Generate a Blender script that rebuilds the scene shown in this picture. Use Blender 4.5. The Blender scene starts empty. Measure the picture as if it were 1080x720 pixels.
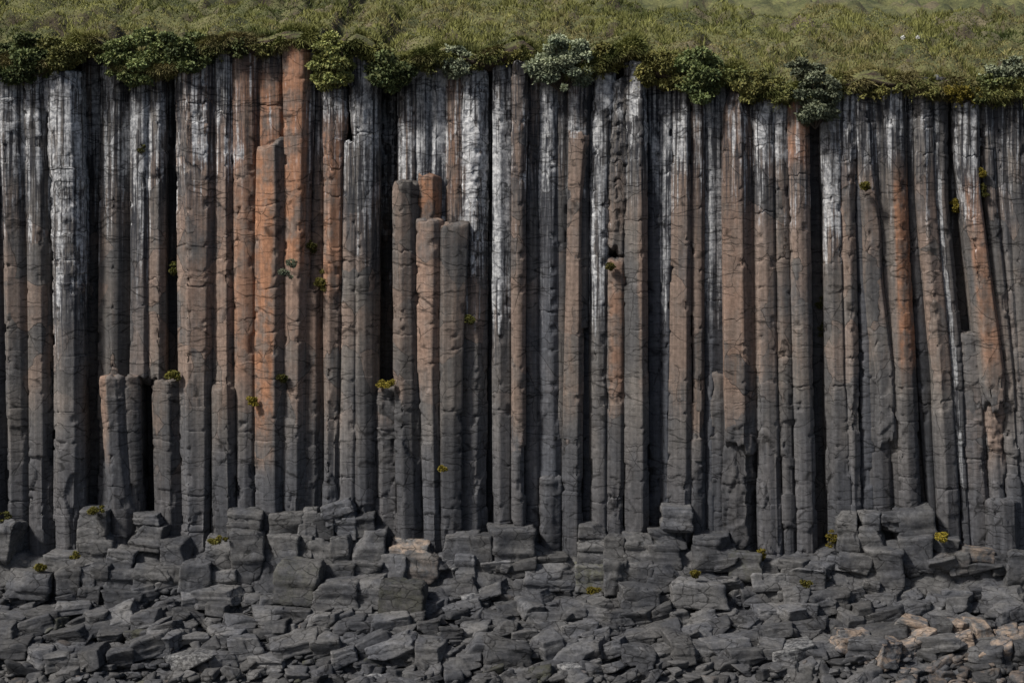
import bpy, bmesh, math, random
import numpy as np

# ------------------------------------------------------------------ set-up
SC = bpy.context.scene
COL = SC.collection
CAM_D, CAM_Z, PPM = 60.0, 13.0, 30.0      # camera distance to the cliff, its height, picture scale at the cliff

def at(px, py, Y):
    """photo pixel (1080 x 720) -> point at depth Y"""
    k = (CAM_D + Y) / CAM_D / PPM
    return ((px - 540.0) * k, Y, CAM_Z + (200.0 - py) * k)

def px_x(px, Y): return (px - 540.0) * (CAM_D + Y) / CAM_D / PPM
def px_z(py, Y): return CAM_Z + (200.0 - py) * (CAM_D + Y) / CAM_D / PPM

# ------------------------------------------------------------------ noise
def _hash(ix, iy, iz, seed):
    h = (ix.astype(np.int64) * 374761393 + iy.astype(np.int64) * 668265263 +
         iz.astype(np.int64) * 2147483647 + seed * 974634777) & 0xFFFFFFFF
    h = ((h ^ (h >> 13)) * 1274126177) & 0xFFFFFFFF
    h = ((h ^ (h >> 16)) * 2246822519) & 0xFFFFFFFF
    h = h ^ (h >> 15)
    return (h & 0xFFFFFF).astype(np.float64) / 0xFFFFFF

def vnoise(x, y, z, seed=0):
    x, y, z = np.broadcast_arrays(x, y, z)
    fx, fy, fz = np.floor(x), np.floor(y), np.floor(z)
    ix, iy, iz = fx.astype(np.int64), fy.astype(np.int64), fz.astype(np.int64)
    u, v, w = x - fx, y - fy, z - fz
    u = u * u * (3 - 2 * u); v = v * v * (3 - 2 * v); w = w * w * (3 - 2 * w)
    r = 0
    for dx in (0, 1):
        for dy in (0, 1):
            for dz in (0, 1):
                wt = (u if dx else 1 - u) * (v if dy else 1 - v) * (w if dz else 1 - w)
                r = r + wt * _hash(ix + dx, iy + dy, iz + dz, seed)
    return r * 2 - 1

def fbm(x, y, z, octv=3, seed=0):
    r, a, f, t = 0, 1.0, 1.0, 0.0
    for k in range(octv):
        r = r + a * vnoise(x * f, y * f, z * f, seed + 17 * k)
        t += a; a *= .5; f *= 2.03
    return r / t

def cells(x, y, z, seed=0):
    """random value per lattice cell, -1..1"""
    return _hash(np.floor(x), np.floor(y), np.floor(z), seed) * 2 - 1

def smooth(a, b, x):
    t = np.clip((x - a) / (b - a), 0, 1)
    return t * t * (3 - 2 * t)

# ------------------------------------------------------------------ mesh helpers
def mesh_np(name, verts, polys, attr=None, smooth_shade=False):
    """verts (N,3); polys: list of int arrays (each n x k)"""
    me = bpy.data.meshes.new(name)
    verts = np.asarray(verts, dtype=np.float32)
    polys = [np.asarray(p, dtype=np.int32) for p in polys if len(p)]
    me.vertices.add(len(verts))
    me.vertices.foreach_set('co', verts.ravel())
    loops = np.concatenate([p.ravel() for p in polys])
    tot = np.concatenate([np.full(len(p), p.shape[1], dtype=np.int32) for p in polys])
    start = np.concatenate([[0], np.cumsum(tot)[:-1]]).astype(np.int32)
    me.loops.add(len(loops)); me.polygons.add(len(tot))
    me.loops.foreach_set('vertex_index', loops)
    me.polygons.foreach_set('loop_start', start)
    me.polygons.foreach_set('loop_total', tot)
    me.update(calc_edges=True)
    if attr is not None:
        ca = me.attributes.new('mask', 'FLOAT_COLOR', 'POINT')
        ca.data.foreach_set('color', np.asarray(attr, dtype=np.float32).ravel())
    if smooth_shade:
        me.polygons.foreach_set('use_smooth', np.ones(len(tot), dtype=bool))
    return me

def link(name, me, mat, loc=(0, 0, 0), parent=None, label=None, cat=None, group=None, kind=None):
    o = bpy.data.objects.new(name, me)
    COL.objects.link(o)
    if mat is not None and me is not None:
        me.materials.append(mat)
    o.location = loc
    if parent is not None: o.parent = parent
    if label: o['label'] = label
    if cat: o['category'] = cat
    if group: o['group'] = group
    if kind: o['kind'] = kind
    elif label: o['kind'] = 'thing'
    return o

# ------------------------------------------------------------------ materials
class NT:
    def __init__(self, name):
        self.m = bpy.data.materials.new(name)
        self.m.use_nodes = True
        self.t = self.m.node_tree
        self.b = self.t.nodes['Principled BSDF']
        self.geo = self.t.nodes.new('ShaderNodeNewGeometry')
    def n(self, typ, **kw):
        nd = self.t.nodes.new(typ)
        for k, v in kw.items(): setattr(nd, k, v)
        return nd
    def l(self, a, b): self.t.links.new(a, b)
    def val(self, sock, v):
        if hasattr(v, 'is_linked') or hasattr(v, 'links'): self.l(v, sock)
        else: sock.default_value = v
    def math(self, op, a, b=0.0, clamp=False):
        nd = self.n('ShaderNodeMath', operation=op, use_clamp=clamp)
        self.val(nd.inputs[0], a); self.val(nd.inputs[1], b)
        return nd.outputs[0]
    def ramp(self, x, a, b, lo=0.0, hi=1.0):
        nd = self.n('ShaderNodeMapRange', interpolation_type='SMOOTHSTEP')
        self.val(nd.inputs['Value'], x)
        nd.inputs['From Min'].default_value = a; nd.inputs['From Max'].default_value = b
        nd.inputs['To Min'].default_value = lo; nd.inputs['To Max'].default_value = hi
        return nd.outputs[0]
    def noise(self, scale, detail=4.0, rough=.6, off=(0, 0, 0)):
        mp = self.n('ShaderNodeMapping')
        self.l(self.geo.outputs['Position'], mp.inputs['Vector'])
        mp.inputs['Scale'].default_value = scale if hasattr(scale, '__len__') else (scale,) * 3
        mp.inputs['Location'].default_value = off
        nd = self.n('ShaderNodeTexNoise')
        nd.inputs['Scale'].default_value = 1.0
        nd.inputs['Detail'].default_value = detail
        nd.inputs['Roughness'].default_value = rough
        self.l(mp.outputs[0], nd.inputs['Vector'])
        return nd.outputs['Fac']
    def mix(self, f, a, b, mode='MIX'):
        nd = self.n('ShaderNodeMix', data_type='RGBA', blend_type=mode)
        self.val(nd.inputs['Factor'], f)
        for s, v in ((nd.inputs[6], a), (nd.inputs[7], b)):
            if hasattr(v, 'links'): self.l(v, s)
            else: s.default_value = (*v, 1.0)
        return nd.outputs[2]
    def grey(self, v):
        nd = self.n('ShaderNodeCombineColor')
        for i in range(3): self.l(v, nd.inputs[i])
        return nd.outputs[0]
    def cracks(self, scale, width, off=(0, 0, 0)):
        # thin broken fracture lines, 0 on the line, 1 elsewhere
        mp = self.n('ShaderNodeMapping')
        wn = self.n('ShaderNodeTexNoise'); wn.inputs['Scale'].default_value = 3.0; wn.inputs['Detail'].default_value = 3.0
        self.l(self.geo.outputs['Position'], wn.inputs['Vector'])
        ad = self.n('ShaderNodeMixRGB', blend_type='ADD'); ad.inputs[0].default_value = .22
        self.l(self.geo.outputs['Position'], ad.inputs[1]); self.l(wn.outputs['Color'], ad.inputs[2])
        self.l(ad.outputs[0], mp.inputs['Vector'])
        mp.inputs['Scale'].default_value = scale; mp.inputs['Location'].default_value = off
        vo = self.n('ShaderNodeTexVoronoi', feature='DISTANCE_TO_EDGE'); vo.inputs['Scale'].default_value = 1.0
        self.l(mp.outputs[0], vo.inputs['Vector'])
        vc = self.n('ShaderNodeTexVoronoi', feature='F1'); vc.inputs['Scale'].default_value = 1.0
        self.l(mp.outputs[0], vc.inputs['Vector'])
        sc_ = self.n('ShaderNodeSeparateColor'); self.l(vc.outputs['Color'], sc_.inputs[0])
        self.cell = sc_.outputs[0]
        line = self.ramp(vo.outputs['Distance'], 0.0, width)
        keep = self.ramp(self.noise(1.1, 4, .6, (off[0] + 3, 5, 7)), .40, .54)
        return self.math('SUBTRACT', 1.0, self.math('MULTIPLY', self.math('SUBTRACT', 1.0, line), keep))
    def attr(self):
        a = self.n('ShaderNodeAttribute', attribute_name='mask')
        s = self.n('ShaderNodeSeparateColor')
        self.l(a.outputs['Color'], s.inputs[0])
        return s.outputs[0], s.outputs[1], s.outputs[2], a.outputs['Alpha']
    def bump(self, h, strength=.4, dist=.05):
        nd = self.n('ShaderNodeBump')
        nd.inputs['Strength'].default_value = strength
        nd.inputs['Distance'].default_value = dist
        self.l(h, nd.inputs['Height'])
        self.l(nd.outputs[0], self.b.inputs['Normal'])

def basalt_material():
    """mask attribute: R mineral-white, G rust, B tone, A cool"""
    k = NT('weathered_basalt')
    W, R, T, Cc = k.attr()
    crA = k.cracks((.9, .9, .75), .018)
    cell = k.math('SUBTRACT', k.cell, .5)
    crB = k.cracks((.30, .30, 2.9), .040, (3, 1, 2))
    fine = k.noise(7.0, 9, .66)
    streak = k.noise((8.0, 8.0, .24), 6, .62)
    streak2 = k.noise((12.0, 12.0, .55), 5, .64, (7, 3, 1))
    band = k.noise((.5, .5, 8.0), 4, .6, (1, 5, 2))
    patch = k.noise((.9, .9, .30), 3, .5, (4, 1, 9))
    blotch = k.noise((2.2, 2.2, 1.3), 5, .62, (2, 8, 3))
    # base greys
    base = k.mix(k.ramp(patch, .36, .64), (.084, .082, .083), (.140, .127, .116))
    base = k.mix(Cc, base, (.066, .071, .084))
    # rust: pinkish brown to orange
    rn = k.math('ADD', k.math('MULTIPLY', patch, .6), k.math('MULTIPLY', blotch, .55))
    rn = k.math('ADD', rn, k.math('MULTIPLY', k.math('SUBTRACT', streak2, .5), .45))
    rn = k.math('ADD', rn, k.math('MULTIPLY', R, .75))
    rn = k.math('ADD', rn, k.math('MULTIPLY', cell, .42))
    rmask = k.math('MULTIPLY', k.ramp(rn, .60, 1.08), k.ramp(R, .0, .25))
    rcol = k.mix(k.math('MULTIPLY', k.ramp(R, .45, 1.0), k.ramp(blotch, .36, .60)), (.165, .124, .102), (.285, .146, .086))
    col = k.mix(rmask, base, rcol)
    col = k.mix(k.math('MULTIPLY', W, k.ramp(k.math('ADD', k.math('MULTIPLY', streak, .6), k.math('MULTIPLY', blotch, .4)),   .42, .66, 0, .24)), col, (.225, .225, .23))
    # dark run-off stains between the pale streaks
    dk = k.math('MULTIPLY', k.ramp(streak2, .56, .44), k.ramp(W, .1, .7))
    col = k.mix(k.math('MULTIPLY', dk, .82), col, (.024, .026, .033))
    # white mineral streaks
    wn = k.math('ADD', k.math('MULTIPLY', streak, .80), k.math('MULTIPLY', streak2, .34))
    wn = k.math('ADD', wn, k.math('MULTIPLY', k.math('SUBTRACT', blotch, .5), .45))
    wn = k.math('ADD', wn, k.math('MULTIPLY', k.math('SUBTRACT', W, 1.0), .30))
    wn = k.math('ADD', wn, k.math('MULTIPLY', cell, .07))
    wmask = k.math('MULTIPLY', k.ramp(wn, .455, .59), k.ramp(W, .02, .3))
    wcol = k.mix(k.ramp(fine, .35, .65), (.215, .222, .238), (.42, .425, .43))
    col = k.mix(k.math('MULTIPLY', wmask, .86), col, wcol)
    # value breakup
    v = k.math('MULTIPLY', k.ramp(fine, .25, .75, .72, 1.28), k.ramp(streak, .3, .7, .80, 1.2))
    v = k.math('MULTIPLY', v, k.ramp(band, .32, .68, .92, 1.08))
    cr = k.math('MULTIPLY', crA, crB)
    v = k.math('MULTIPLY', v, k.math('ADD', k.math('MULTIPLY', cr, .70), .30))
    v = k.math('MULTIPLY', v, k.math('ADD', k.math('MULTIPLY', cell, .22), 1.0))
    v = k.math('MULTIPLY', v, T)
    oi = k.n('ShaderNodeObjectInfo')
    v = k.math('MULTIPLY', v, k.math('ADD', k.math('MULTIPLY', oi.outputs['Random'], .30), .85))
    col = k.mix(1.0, col, k.grey(v), 'MULTIPLY')
    k.l(col, k.b.inputs['Base Color'])
    k.b.inputs['Roughness'].default_value = .88
    k.b.inputs['Specular IOR Level'].default_value = .22
    h = k.math('ADD', fine, k.math('MULTIPLY', k.noise(34.0, 5, .7), .35))
    h = k.math('ADD', h, k.math('MULTIPLY', band, .35))
    h = k.math('ADD', h, k.math('MULTIPLY', cr, .25))
    k.bump(h, .45, .035)
    return k.m

def rubble_material():
    k = NT('broken_basalt')
    W, R, T, Cc = k.attr()
    fine = k.noise(8.0, 9, .7)
    strata = k.noise((1.1, 1.1, 10.0), 5, .6)
    patch = k.noise(.7, 5, .6)
    blotch = k.noise(2.3, 6, .7, (3, 3, 8))
    col = k.mix(k.ramp(patch, .38, .62), (.064, .066, .073), (.103, .101, .100))
    col = k.mix(k.math('MULTIPLY', k.ramp(blotch, .52, .70), .5), col, (.145, .145, .15))
    col = k.mix(k.math('MULTIPLY', R, k.ramp(blotch, .40, .60)), col, (.235, .175, .130))
    col = k.mix(k.math('MULTIPLY', W, k.ramp(fine, .40, .60)), col, (.42, .42, .41))
    col = k.mix(k.math('MULTIPLY', Cc, k.ramp(blotch, .40, .62)), col, (.060, .062, .016))
    v = k.math('MULTIPLY', k.ramp(fine, .25, .75, .6, 1.4), k.ramp(strata, .3, .7, .84, 1.16))
    cr = k.cracks((1.5, 1.5, 3.2), .05, (2, 4, 1))
    v = k.math('MULTIPLY', v, k.math('ADD', k.math('MULTIPLY', cr, .72), .28))
    v = k.math('MULTIPLY', v, T)
    oi = k.n('ShaderNodeObjectInfo')
    v = k.math('MULTIPLY', v, k.math('ADD', k.math('MULTIPLY', oi.outputs['Random'], .40), .80))
    col = k.mix(1.0, col, k.grey(v), 'MULTIPLY')
    k.l(col, k.b.inputs['Base Color'])
    k.b.inputs['Roughness'].default_value = .86
    k.b.inputs['Specular IOR Level'].default_value = .25
    h = k.math('ADD', fine, k.math('MULTIPLY', k.noise(38.0, 5, .7), .3))
    h = k.math('ADD', h, k.math('MULTIPLY', strata, .8))
    h = k.math('ADD', h, k.math('MULTIPLY', cr, .3))
    k.bump(h, .5, .04)
    return k.m

def leaf_material(name, dark, light, warm, transl=.15):
    """mask: R light/dark, G warm (dry / yellow)"""
    k = NT(name)
    W, R, T, Cc = k.attr()
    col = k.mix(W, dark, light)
    col = k.mix(R, col, warm)
    n = k.noise(1.3, 4, .6)
    col = k.mix(1.0, col, k.grey(k.ramp(n, .3, .7, .72, 1.25)), 'MULTIPLY')
    col = k.mix(1.0, col, k.grey(T), 'MULTIPLY')
    k.l(col, k.b.inputs['Base Color'])
    k.b.inputs['Roughness'].default_value = .7
    k.b.inputs['Specular IOR Level'].default_value = .2
    return k.m

def soil_material():
    k = NT('turf_soil')
    p = k.noise(.8, 6, .65); f = k.noise(9.0, 7, .7); q = k.noise(.33, 4, .6, (9, 2, 1))
    col = k.mix(k.ramp(p, .36, .62), (.060, .070, .024), (.150, .150, .055))
    col = k.mix(k.math('MULTIPLY', k.ramp(q, .52, .66), .7), col, (.17, .135, .085))
    sx = k.n('ShaderNodeSeparateXYZ'); k.l(k.geo.outputs['True Normal'], sx.inputs[0])
    col = k.mix(k.ramp(sx.outputs[2], .35, .75), (.060, .042, .028), col)
    col = k.mix(1.0, col, k.grey(k.ramp(f, .25, .75, .5, 1.4)), 'MULTIPLY')
    k.l(col, k.b.inputs['Base Color'])
    k.b.inputs['Roughness'].default_value = .95
    k.bump(k.math('ADD', f, p), .8, .12)
    return k.m

def plain_bark():
    k = NT('bark')
    f = k.noise(14.0, 5, .7)
    k.l(k.mix(f, (.03, .022, .016), (.11, .085, .06)), k.b.inputs['Base Color'])
    k.b.inputs['Roughness'].default_value = .9
    return k.m

M_BASALT = basalt_material()
M_RUBBLE = rubble_material()
M_GRASS = leaf_material('meadow_grass', (.050, .066, .018), (.222, .222, .070), (.240, .195, .095))
M_GREEN = leaf_material('green_leaves', (.040, .062, .026), (.175, .215, .085), (.23, .205, .06))
M_WILLOW = leaf_material('grey_willow_leaves', (.060, .080, .055), (.245, .265, .175), (.18, .19, .10))
M_MOSS = leaf_material('moss', (.030, .036, .010), (.110, .115, .028), (.230, .180, .025))
M_FLOWER = leaf_material('white_flowers', (.5, .5, .48), (.75, .75, .72), (.7, .7, .5))
M_SOIL = soil_material()
M_BARK = plain_bark()
# ------------------------------------------------------------------ basalt columns
STY = {      # front outline of a prism: (fraction of its width, depth in widths)
 'L': [(0, .40), (.30, 0), (.66, .07), (1, .44)],
 'l': [(0, .34), (.18, 0), (.62, .04), (1, .34)],
 'R': [(0, .36), (.34, .08), (.64, 0), (1, .50)],
 'r': [(0, .30), (.36, .07), (.72, 0), (1, .50)],
 'P': [(0, .26), (.54, 0), (1, .50)],
 'M': [(0, .40), (.46, 0), (.60, .02), (1, .44)],
 'F': [(0, .40), (.20, .07), (.46, 0), (.76, .10), (1, .50)],
 'f': [(0, .40), (.34, .0), (.60, .10), (.84, .16), (1, .54)],
}
SEED = [0]
def env_ranges(py, rng, soft=48.0):
    e = np.zeros_like(py)
    for (a, b, amt) in rng:
        e = np.maximum(e, amt * smooth(a - soft, a + soft * .3, py) * (1 - smooth(b - soft, b + soft, py)))
    return e

def column(label, pts, Y0=0.0, sty='F', white=(0, 0, 1), rust=(), tone=1.0, cool=0.0, rough=.25,
           hang=False, tilt=0.0, taper=0.0, wside=None, rside=None, name='basalt_column', joints=1.0, top='flat'):
    SEED[0] += 1
    sd = SEED[0]
    Y0 = Y0 * .62 if Y0 < 0 else (Y0 * .32 if Y0 < 1.25 else Y0 * .5)
    rough = rough * .4 if rough < .75 else rough * .62
    if 0 < Y0 < .6 and tone < .85: tone = tone + .2  # low tones on set-back columns paint the recess shade into their colour
    free = top == 'free'
    rnd = random.Random(sd * 7 + 3)
    pts = sorted(pts)
    pts = [tuple(p) for p in pts]
    if pts[0][0] < 126 and not free and Y0 > -.12: pts[0] = (pts[0][0] - 13,) + pts[0][1:]
    pys = np.array([p[0] for p in pts], float)
    pl = np.array([p[1] for p in pts], float); pr = np.array([p[2] for p in pts], float)
    ytop, ybot = pys[0], pys[-1]
    if not hang: ybot += 16
    ztop, zbot = px_z(ytop, Y0), px_z(ybot, Y0)
    H = ztop - zbot
    w0 = float(np.mean(pr - pl)) / PPM
    yaw = rnd.choice((-1, 1)) * rnd.uniform(.05, .30)
    prof = [(f, (d * .88 + yaw * (f - .5)) * w0) for f, d in STY[sty]]
    # perimeter samples: left side from the back, front facets, right side to the back
    step = .052
    F, D, NX, NY, CD = [], [], [], [], []
    path = [(0, prof[0][1] + 1.1)] + prof + [(1, prof[-1][1] + 1.1)]
    corners = []
    for q in range(len(prof)):                      # only the true arrises chip
        p0 = (0, prof[0][1] + 1) if q == 0 else (prof[q - 1][0] * w0, prof[q - 1][1])
        p2 = (w0, prof[-1][1] + 1) if q == len(prof) - 1 else (prof[q + 1][0] * w0, prof[q + 1][1])
        p1 = (prof[q][0] * w0, prof[q][1])
        a0 = math.atan2(p1[1] - p0[1], p1[0] - p0[0]); a1 = math.atan2(p2[1] - p1[1], p2[0] - p1[0])
        if abs(a1 - a0) > .55: corners.append(p1)
    if not corners: corners = [(prof[0][0], prof[0][1]), (w0, prof[-1][1])]
    for i in range(len(path) - 1):
        (f0, d0), (f1, d1) = path[i], path[i + 1]
        ex, ey = (f1 - f0) * w0, d1 - d0
        L = math.hypot(ex, ey)
        side = i == 0 or i == len(path) - 2
        n = max(2, int(L / (step * (2.4 if side else 1.0))))
        nx, ny = ey / L, -ex / L
        for k in range(n):
            t = k / n
            if side and i == 0: t = t ** .6
            F.append(f0 + (f1 - f0) * t); D.append(d0 + (d1 - d0) * t)
            NX.append(nx); NY.append(ny)
    F.append(path[-1][0]); D.append(path[-1][1]); NX.append(1.0); NY.append(0.0)
    F, D, NX, NY = map(np.array, (F, D, NX, NY))
    # normals at corners averaged
    
    PX = F * w0
    CD = np.min([np.hypot(PX - cx, D - cd) for cx, cd in corners], axis=0)
    S = np.concatenate([[0], np.cumsum(np.hypot(np.diff(PX), np.diff(D)))])
    Mn = len(F)
    # joints -> blocks
    js, z = [], zbot
    while z < ztop - .2:
        z += (.25 + 2.2 * rnd.random() ** 1.5) * joints
        js.append(z)
    # rings, closer at the joints
    nr = max(6, int(H / .056))
    t = np.linspace(0, 1, nr)
    extra = [(q - zbot) / H + o / H for q in js for o in (-.028, 0, .028)]
    t = np.unique(np.clip(np.concatenate([t, extra]), 0, 1))
    nr = len(t)
    zt = ztop + tilt * (F - .5) * w0 + .10 * fbm(F * 3, np.full(Mn, sd * 3.1), F * 0, 2, sd) + .10 * cells(F * 2.6 + sd, D * 3.0, F * 0, sd)
    zb = np.full(Mn, zbot) + (0.14 * fbm(F * 4, F * 0 + sd, F * 0, 2, sd + 5) + .24 * cells(F * 3.1 + sd, D * 3.0, F * 0, sd + 2) if hang else 0)
    Z0 = zbot + (ztop - zbot) * t[:, None] + 0 * F[None, :]
    Z = zb[None, :] + (zt - zb)[None, :] * t[:, None]
    Z = Z + .05 * vnoise(S[None, :] * 1.1, Z * .6, Z * 0, sd) * np.minimum(1, np.minimum(t, 1 - t) * 12)[:, None]
    PY = 200.0 - (Z - CAM_Z) * PPM * CAM_D / (CAM_D + Y0)
    XL = px_x(np.interp(PY, pys, pl), Y0); XR = px_x(np.interp(PY, pys, pr), Y0)
    js = np.array(js + [ztop + 9])
    bi = np.searchsorted(js, Z0)
    ji = np.argmin(np.abs(Z0[:, :, None] - js[None, None, :]), axis=2)
    jd = np.abs(Z0 - js[ji])
    nb = len(js) + 1
    br = np.random.RandomState(sd)
    amp = .004 + .02 * rough
    bx, by, bw = br.uniform(-amp, amp, nb), br.uniform(-amp * 1.3, amp * 1.3, nb), 1 + br.uniform(-.015, .015, nb)
    W = (XR - XL) * 1.13 * bw[bi]
    up = np.clip((Z - zbot) / max(H, .1), 0, 1)
    if taper:
        tp = smooth(0, taper, ztop - Z) ** .7
        cx = (XL + XR) / 2
        W = W * (.22 + .78 * tp)
        XLn = cx - W / 2
    else:
        XLn = (XL + XR) / 2 - W / 2
    X = XLn + F[None, :] * W + bx[bi]
    Y = Y0 + D[None, :] + by[bi]
    if taper: Y = Y + (1 - tp) * .3
    Sg = S[None, :] + 0 * Z
    # displacement along the outward normal
    d = .009 * fbm(Sg * .7, Z * .30, Sg * 0 + sd * 1.7, 2, sd) + .004 * fbm(Sg * 4, Z * 3.0, Sg * 0 + sd, 3, sd + 3)
    jr = br.rand(len(js) + 1)
    gstr = np.where(jr[ji] < .25, 1.0, .16) * np.clip(.45 + 1.6 * fbm(Sg * 1.6, ji * 3.7, Sg * 0, 2, sd + 9), 0, 1)
    d -= .040 * np.exp(-(jd / .022) ** 2) * gstr
    chip = fbm(Sg * .8, Z * 2.2, Sg * 0 + sd * 5, 3, sd + 21)
    cid = np.argmin([np.hypot(PX - cx, D - cd) for cx, cd in corners], axis=0)
    jc = _hash(ji, cid[None, :] + 0 * ji, ji * 0, sd)
    near = np.exp(-(CD / .05) ** 2)[None, :]
    zc = Z + .12 * vnoise(Z * 2.0, S[None, :] * 1.5, Z * 0, sd + 6)
    hc = _hash(np.floor(zc * 3.3), cid[None, :] + 0 * ji, ji * 0, sd + 50); hc2 = _hash(np.floor(zc * 8.5), cid[None, :] + 0 * ji, ji * 0, sd + 51)
    wide = np.clip(1 - CD / .13, 0, 1)[None, :]
    d -= .075 * np.minimum(wide * 2.2, 1) * ((hc > .92) * smooth(.0, .3, chip + .3))
    d -= near * .08 * (jc > .66) * np.exp(-(jd / (.03 + .05 * jc)) ** 2)
    zz = Z + .10 * fbm(Sg * 3, Z * 3, Sg * 0, 2, sd + 2)
    blk = cells(Sg * 3.1 + .5 * cells(zz * 2.6, zz * 0, zz * 0, sd), zz * 2.6, zz * 0, sd + 4)
    blk2 = cells(Sg * 6.3, zz * 5.0, zz * 0, sd + 8)
    top_w = smooth(.15, .9, up) if rough < .6 else 1.0
    rt = rough * top_w + (.38 * smooth(.80, .97, up) if ytop < 126 and not free else 0)
    d += rt * (.075 * blk + .035 * blk2) * smooth(-.25, .25, fbm(Sg * .5, Z * .4, Sg * 0, 2, sd + 31) + rough * .6 - .1)
    # spalled plates, mostly low on the cliff
    sp = cells(Sg * 1.5 + .4 * vnoise(zz * 1.3, Sg * 0, Sg * 0, sd + 3), zz * .8 + .5 * vnoise(Sg * 1.4, Sg * 0, Sg * 0, sd + 4), zz * 0, sd + 61)
    d -= (.04 + .05 * rnd.random()) * (sp > .62 - .35 * smooth(400, 540, PY)) * smooth(330, 460, PY)
    # broken feet of the standing columns
    if not hang and ybot > 540:
        foot = 1 - smooth(.3, 2.0, Z - zbot)
        d += foot * (.045 * cells(Sg * 1.8, zz * 1.7, zz * 0, sd + 14))
    d = d * np.where((F[None, :] * 0 + 1) > 0, 1, 1)
    X = X + NX[None, :] * d; Y = Y + NY[None, :] * d
    # rounded, broken top edge
    c0 = X.mean(axis=1, keepdims=True); yc = Y.mean(axis=1, keepdims=True)
    te = np.clip(1 - (zt[None, :] - Z) / .11, 0, 1) ** 2 * .06
    X = X + (c0 - X) * te; Y = Y + (yc - Y) * te
    if hang:
        be = np.clip(1 - (Z - zb[None, :]) / .12, 0, 1) ** 2 * .08
        X = X + (c0 - X) * be; Y = Y + (yc - Y) * be
    # masks
    wm = white[0] * (1 - smooth(white[1] - 40, white[2] + 30, PY)) * smooth(ytop - 60, ytop + 5, PY)
    wn_ = .5 + .5 * fbm(X * .22, Z * .10, Z * 0, 2, 300)
    if ytop < 130: wm = np.maximum(wm, (.45 + .55 * wn_) * (1 - smooth(130, 230 + 190 * wn_, PY)))
    if wside: wm = wm * smooth(wside[0] - .1, wside[0] + .1, F)[None, :] * (1 - smooth(wside[1] - .1, wside[1] + .1, F))[None, :]
    rm = env_ranges(PY, rust)
    if rside: rm = rm * smooth(rside[0] - .1, rside[0] + .1, F)[None, :] * (1 - smooth(rside[1] - .1, rside[1] + .1, F))[None, :]
    rn_ = .5 + .5 * fbm(X * .25 + 7, Z * .12, Z * 0, 2, 310)
    zone = smooth(160, 200, 540 + X * PPM) * (1 - smooth(340, 380, 540 + X * PPM))
    rm = np.maximum(rm, (.06 + .26 * rn_ + .34 * zone) * smooth(90, 200, PY) * (1 - smooth(350, 500, PY)) * (1 - .8 * cool))
    wm = wm * (1 - .7 * np.clip(rm - .35, 0, 1))
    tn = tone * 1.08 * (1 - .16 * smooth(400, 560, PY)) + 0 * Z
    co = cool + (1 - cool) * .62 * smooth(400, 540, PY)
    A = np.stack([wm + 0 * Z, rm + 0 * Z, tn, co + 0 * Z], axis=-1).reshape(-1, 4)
    V = np.stack([X, Y, Z], axis=-1).reshape(-1, 3)
    i = np.arange(nr - 1)[:, None] * Mn; j = np.arange(Mn)[None, :]; j2 = (j + 1) % Mn
    quads = np.stack([i + j, i + j2, i + Mn + j2, i + Mn + j], axis=-1).reshape(-1, 4)
    tris = []
    # cap: an inner ring and a centre point
    def cap(ring, flip, dz):
        nonlocal V, A
        base = len(V)
        rv = V[ring]
        c = rv.mean(axis=0)
        inner = c + (rv - c) * .55
        inner[:, 2] = rv[:, 2] + dz + .05 * fbm(inner[:, 0] * 2, inner[:, 1] * 2, inner[:, 0] * 0, 2, sd + 40)
        ctr = c.copy(); ctr[2] += dz * 1.2
        V = np.concatenate([V, inner, ctr[None]]); A = np.concatenate([A, A[ring], A[ring[:1]]])
        inn = base + np.arange(Mn); n2 = np.roll(np.arange(Mn), -1)
        q = np.stack([ring, ring[n2], inn[n2], inn], axis=-1)
        tr = np.stack([inn, inn[n2], np.full(Mn, base + Mn)], axis=-1)
        if flip: q, tr = q[:, ::-1], tr[:, ::-1]
        return q, tr
    q1, t1 = cap((nr - 1) * Mn + np.arange(Mn), False, .04)
    ql, tl = [quads, q1], [t1]
    if hang:
        q2, t2 = cap(np.arange(Mn), True, -.05)
        ql.append(q2); tl.append(t2)
    ox, oz = float(px_x((pl[-1] + pr[-1]) / 2, Y0)), float(zbot)
    V = V - np.array([ox, Y0, oz])
    me = mesh_np(name, V, [np.concatenate(ql), np.concatenate(tl)], A)
    return link(name, me, M_BASALT, (ox, Y0, oz), label=label, cat='basalt column' if name == 'basalt_column' else 'rock',
                group='basalt columns of the cliff face')

C = column
C('sliver of dark column cut off by the left picture edge', [(80, -44, 0), (210, -36, 2), (595, -34, 7)], .75, 'F', tone=.55, cool=.6)
C('dark grey column with thin pale left corner, first beside the left picture edge', [(78, -4, 26), (210, 3, 28), (390, 6, 30), (600, 10, 33)], .12, 'l', (.45, 110, 280), [(150, 260, .3)], .92, rough=.5)
C('slim pale column with whitish top, left of the broad chalky white column', [(80, 24, 48), (210, 28, 50), (395, 30, 52), (602, 31, 54)], -.05, 'R', (.75, 150, 330), [(250, 420, .25)], 1.05)
C('broad rough chalky white column beside the wide black recess', [(74, 46, 80), (250, 53, 84), (400, 55, 84), (592, 54, 85)], -.4, 'F', (.95, 250, 450), [], 1.1, rough=.75)
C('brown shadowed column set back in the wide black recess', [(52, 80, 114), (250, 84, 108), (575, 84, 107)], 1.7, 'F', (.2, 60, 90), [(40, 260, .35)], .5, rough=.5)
C('dark streaked column set back right of the wide black recess', [(82, 106, 138), (395, 103, 137), (575, 103, 135)], .95, 'M', (.62, 130, 330), [(180, 300, .2)], .75, .0)
C('bluish white streaked column ending above the arched black gap', [(80, 137, 156), (300, 138, 156), (403, 137, 157)], .20, 'r', (.95, 170, 390), [], 1.0, .4, hang=True)
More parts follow.
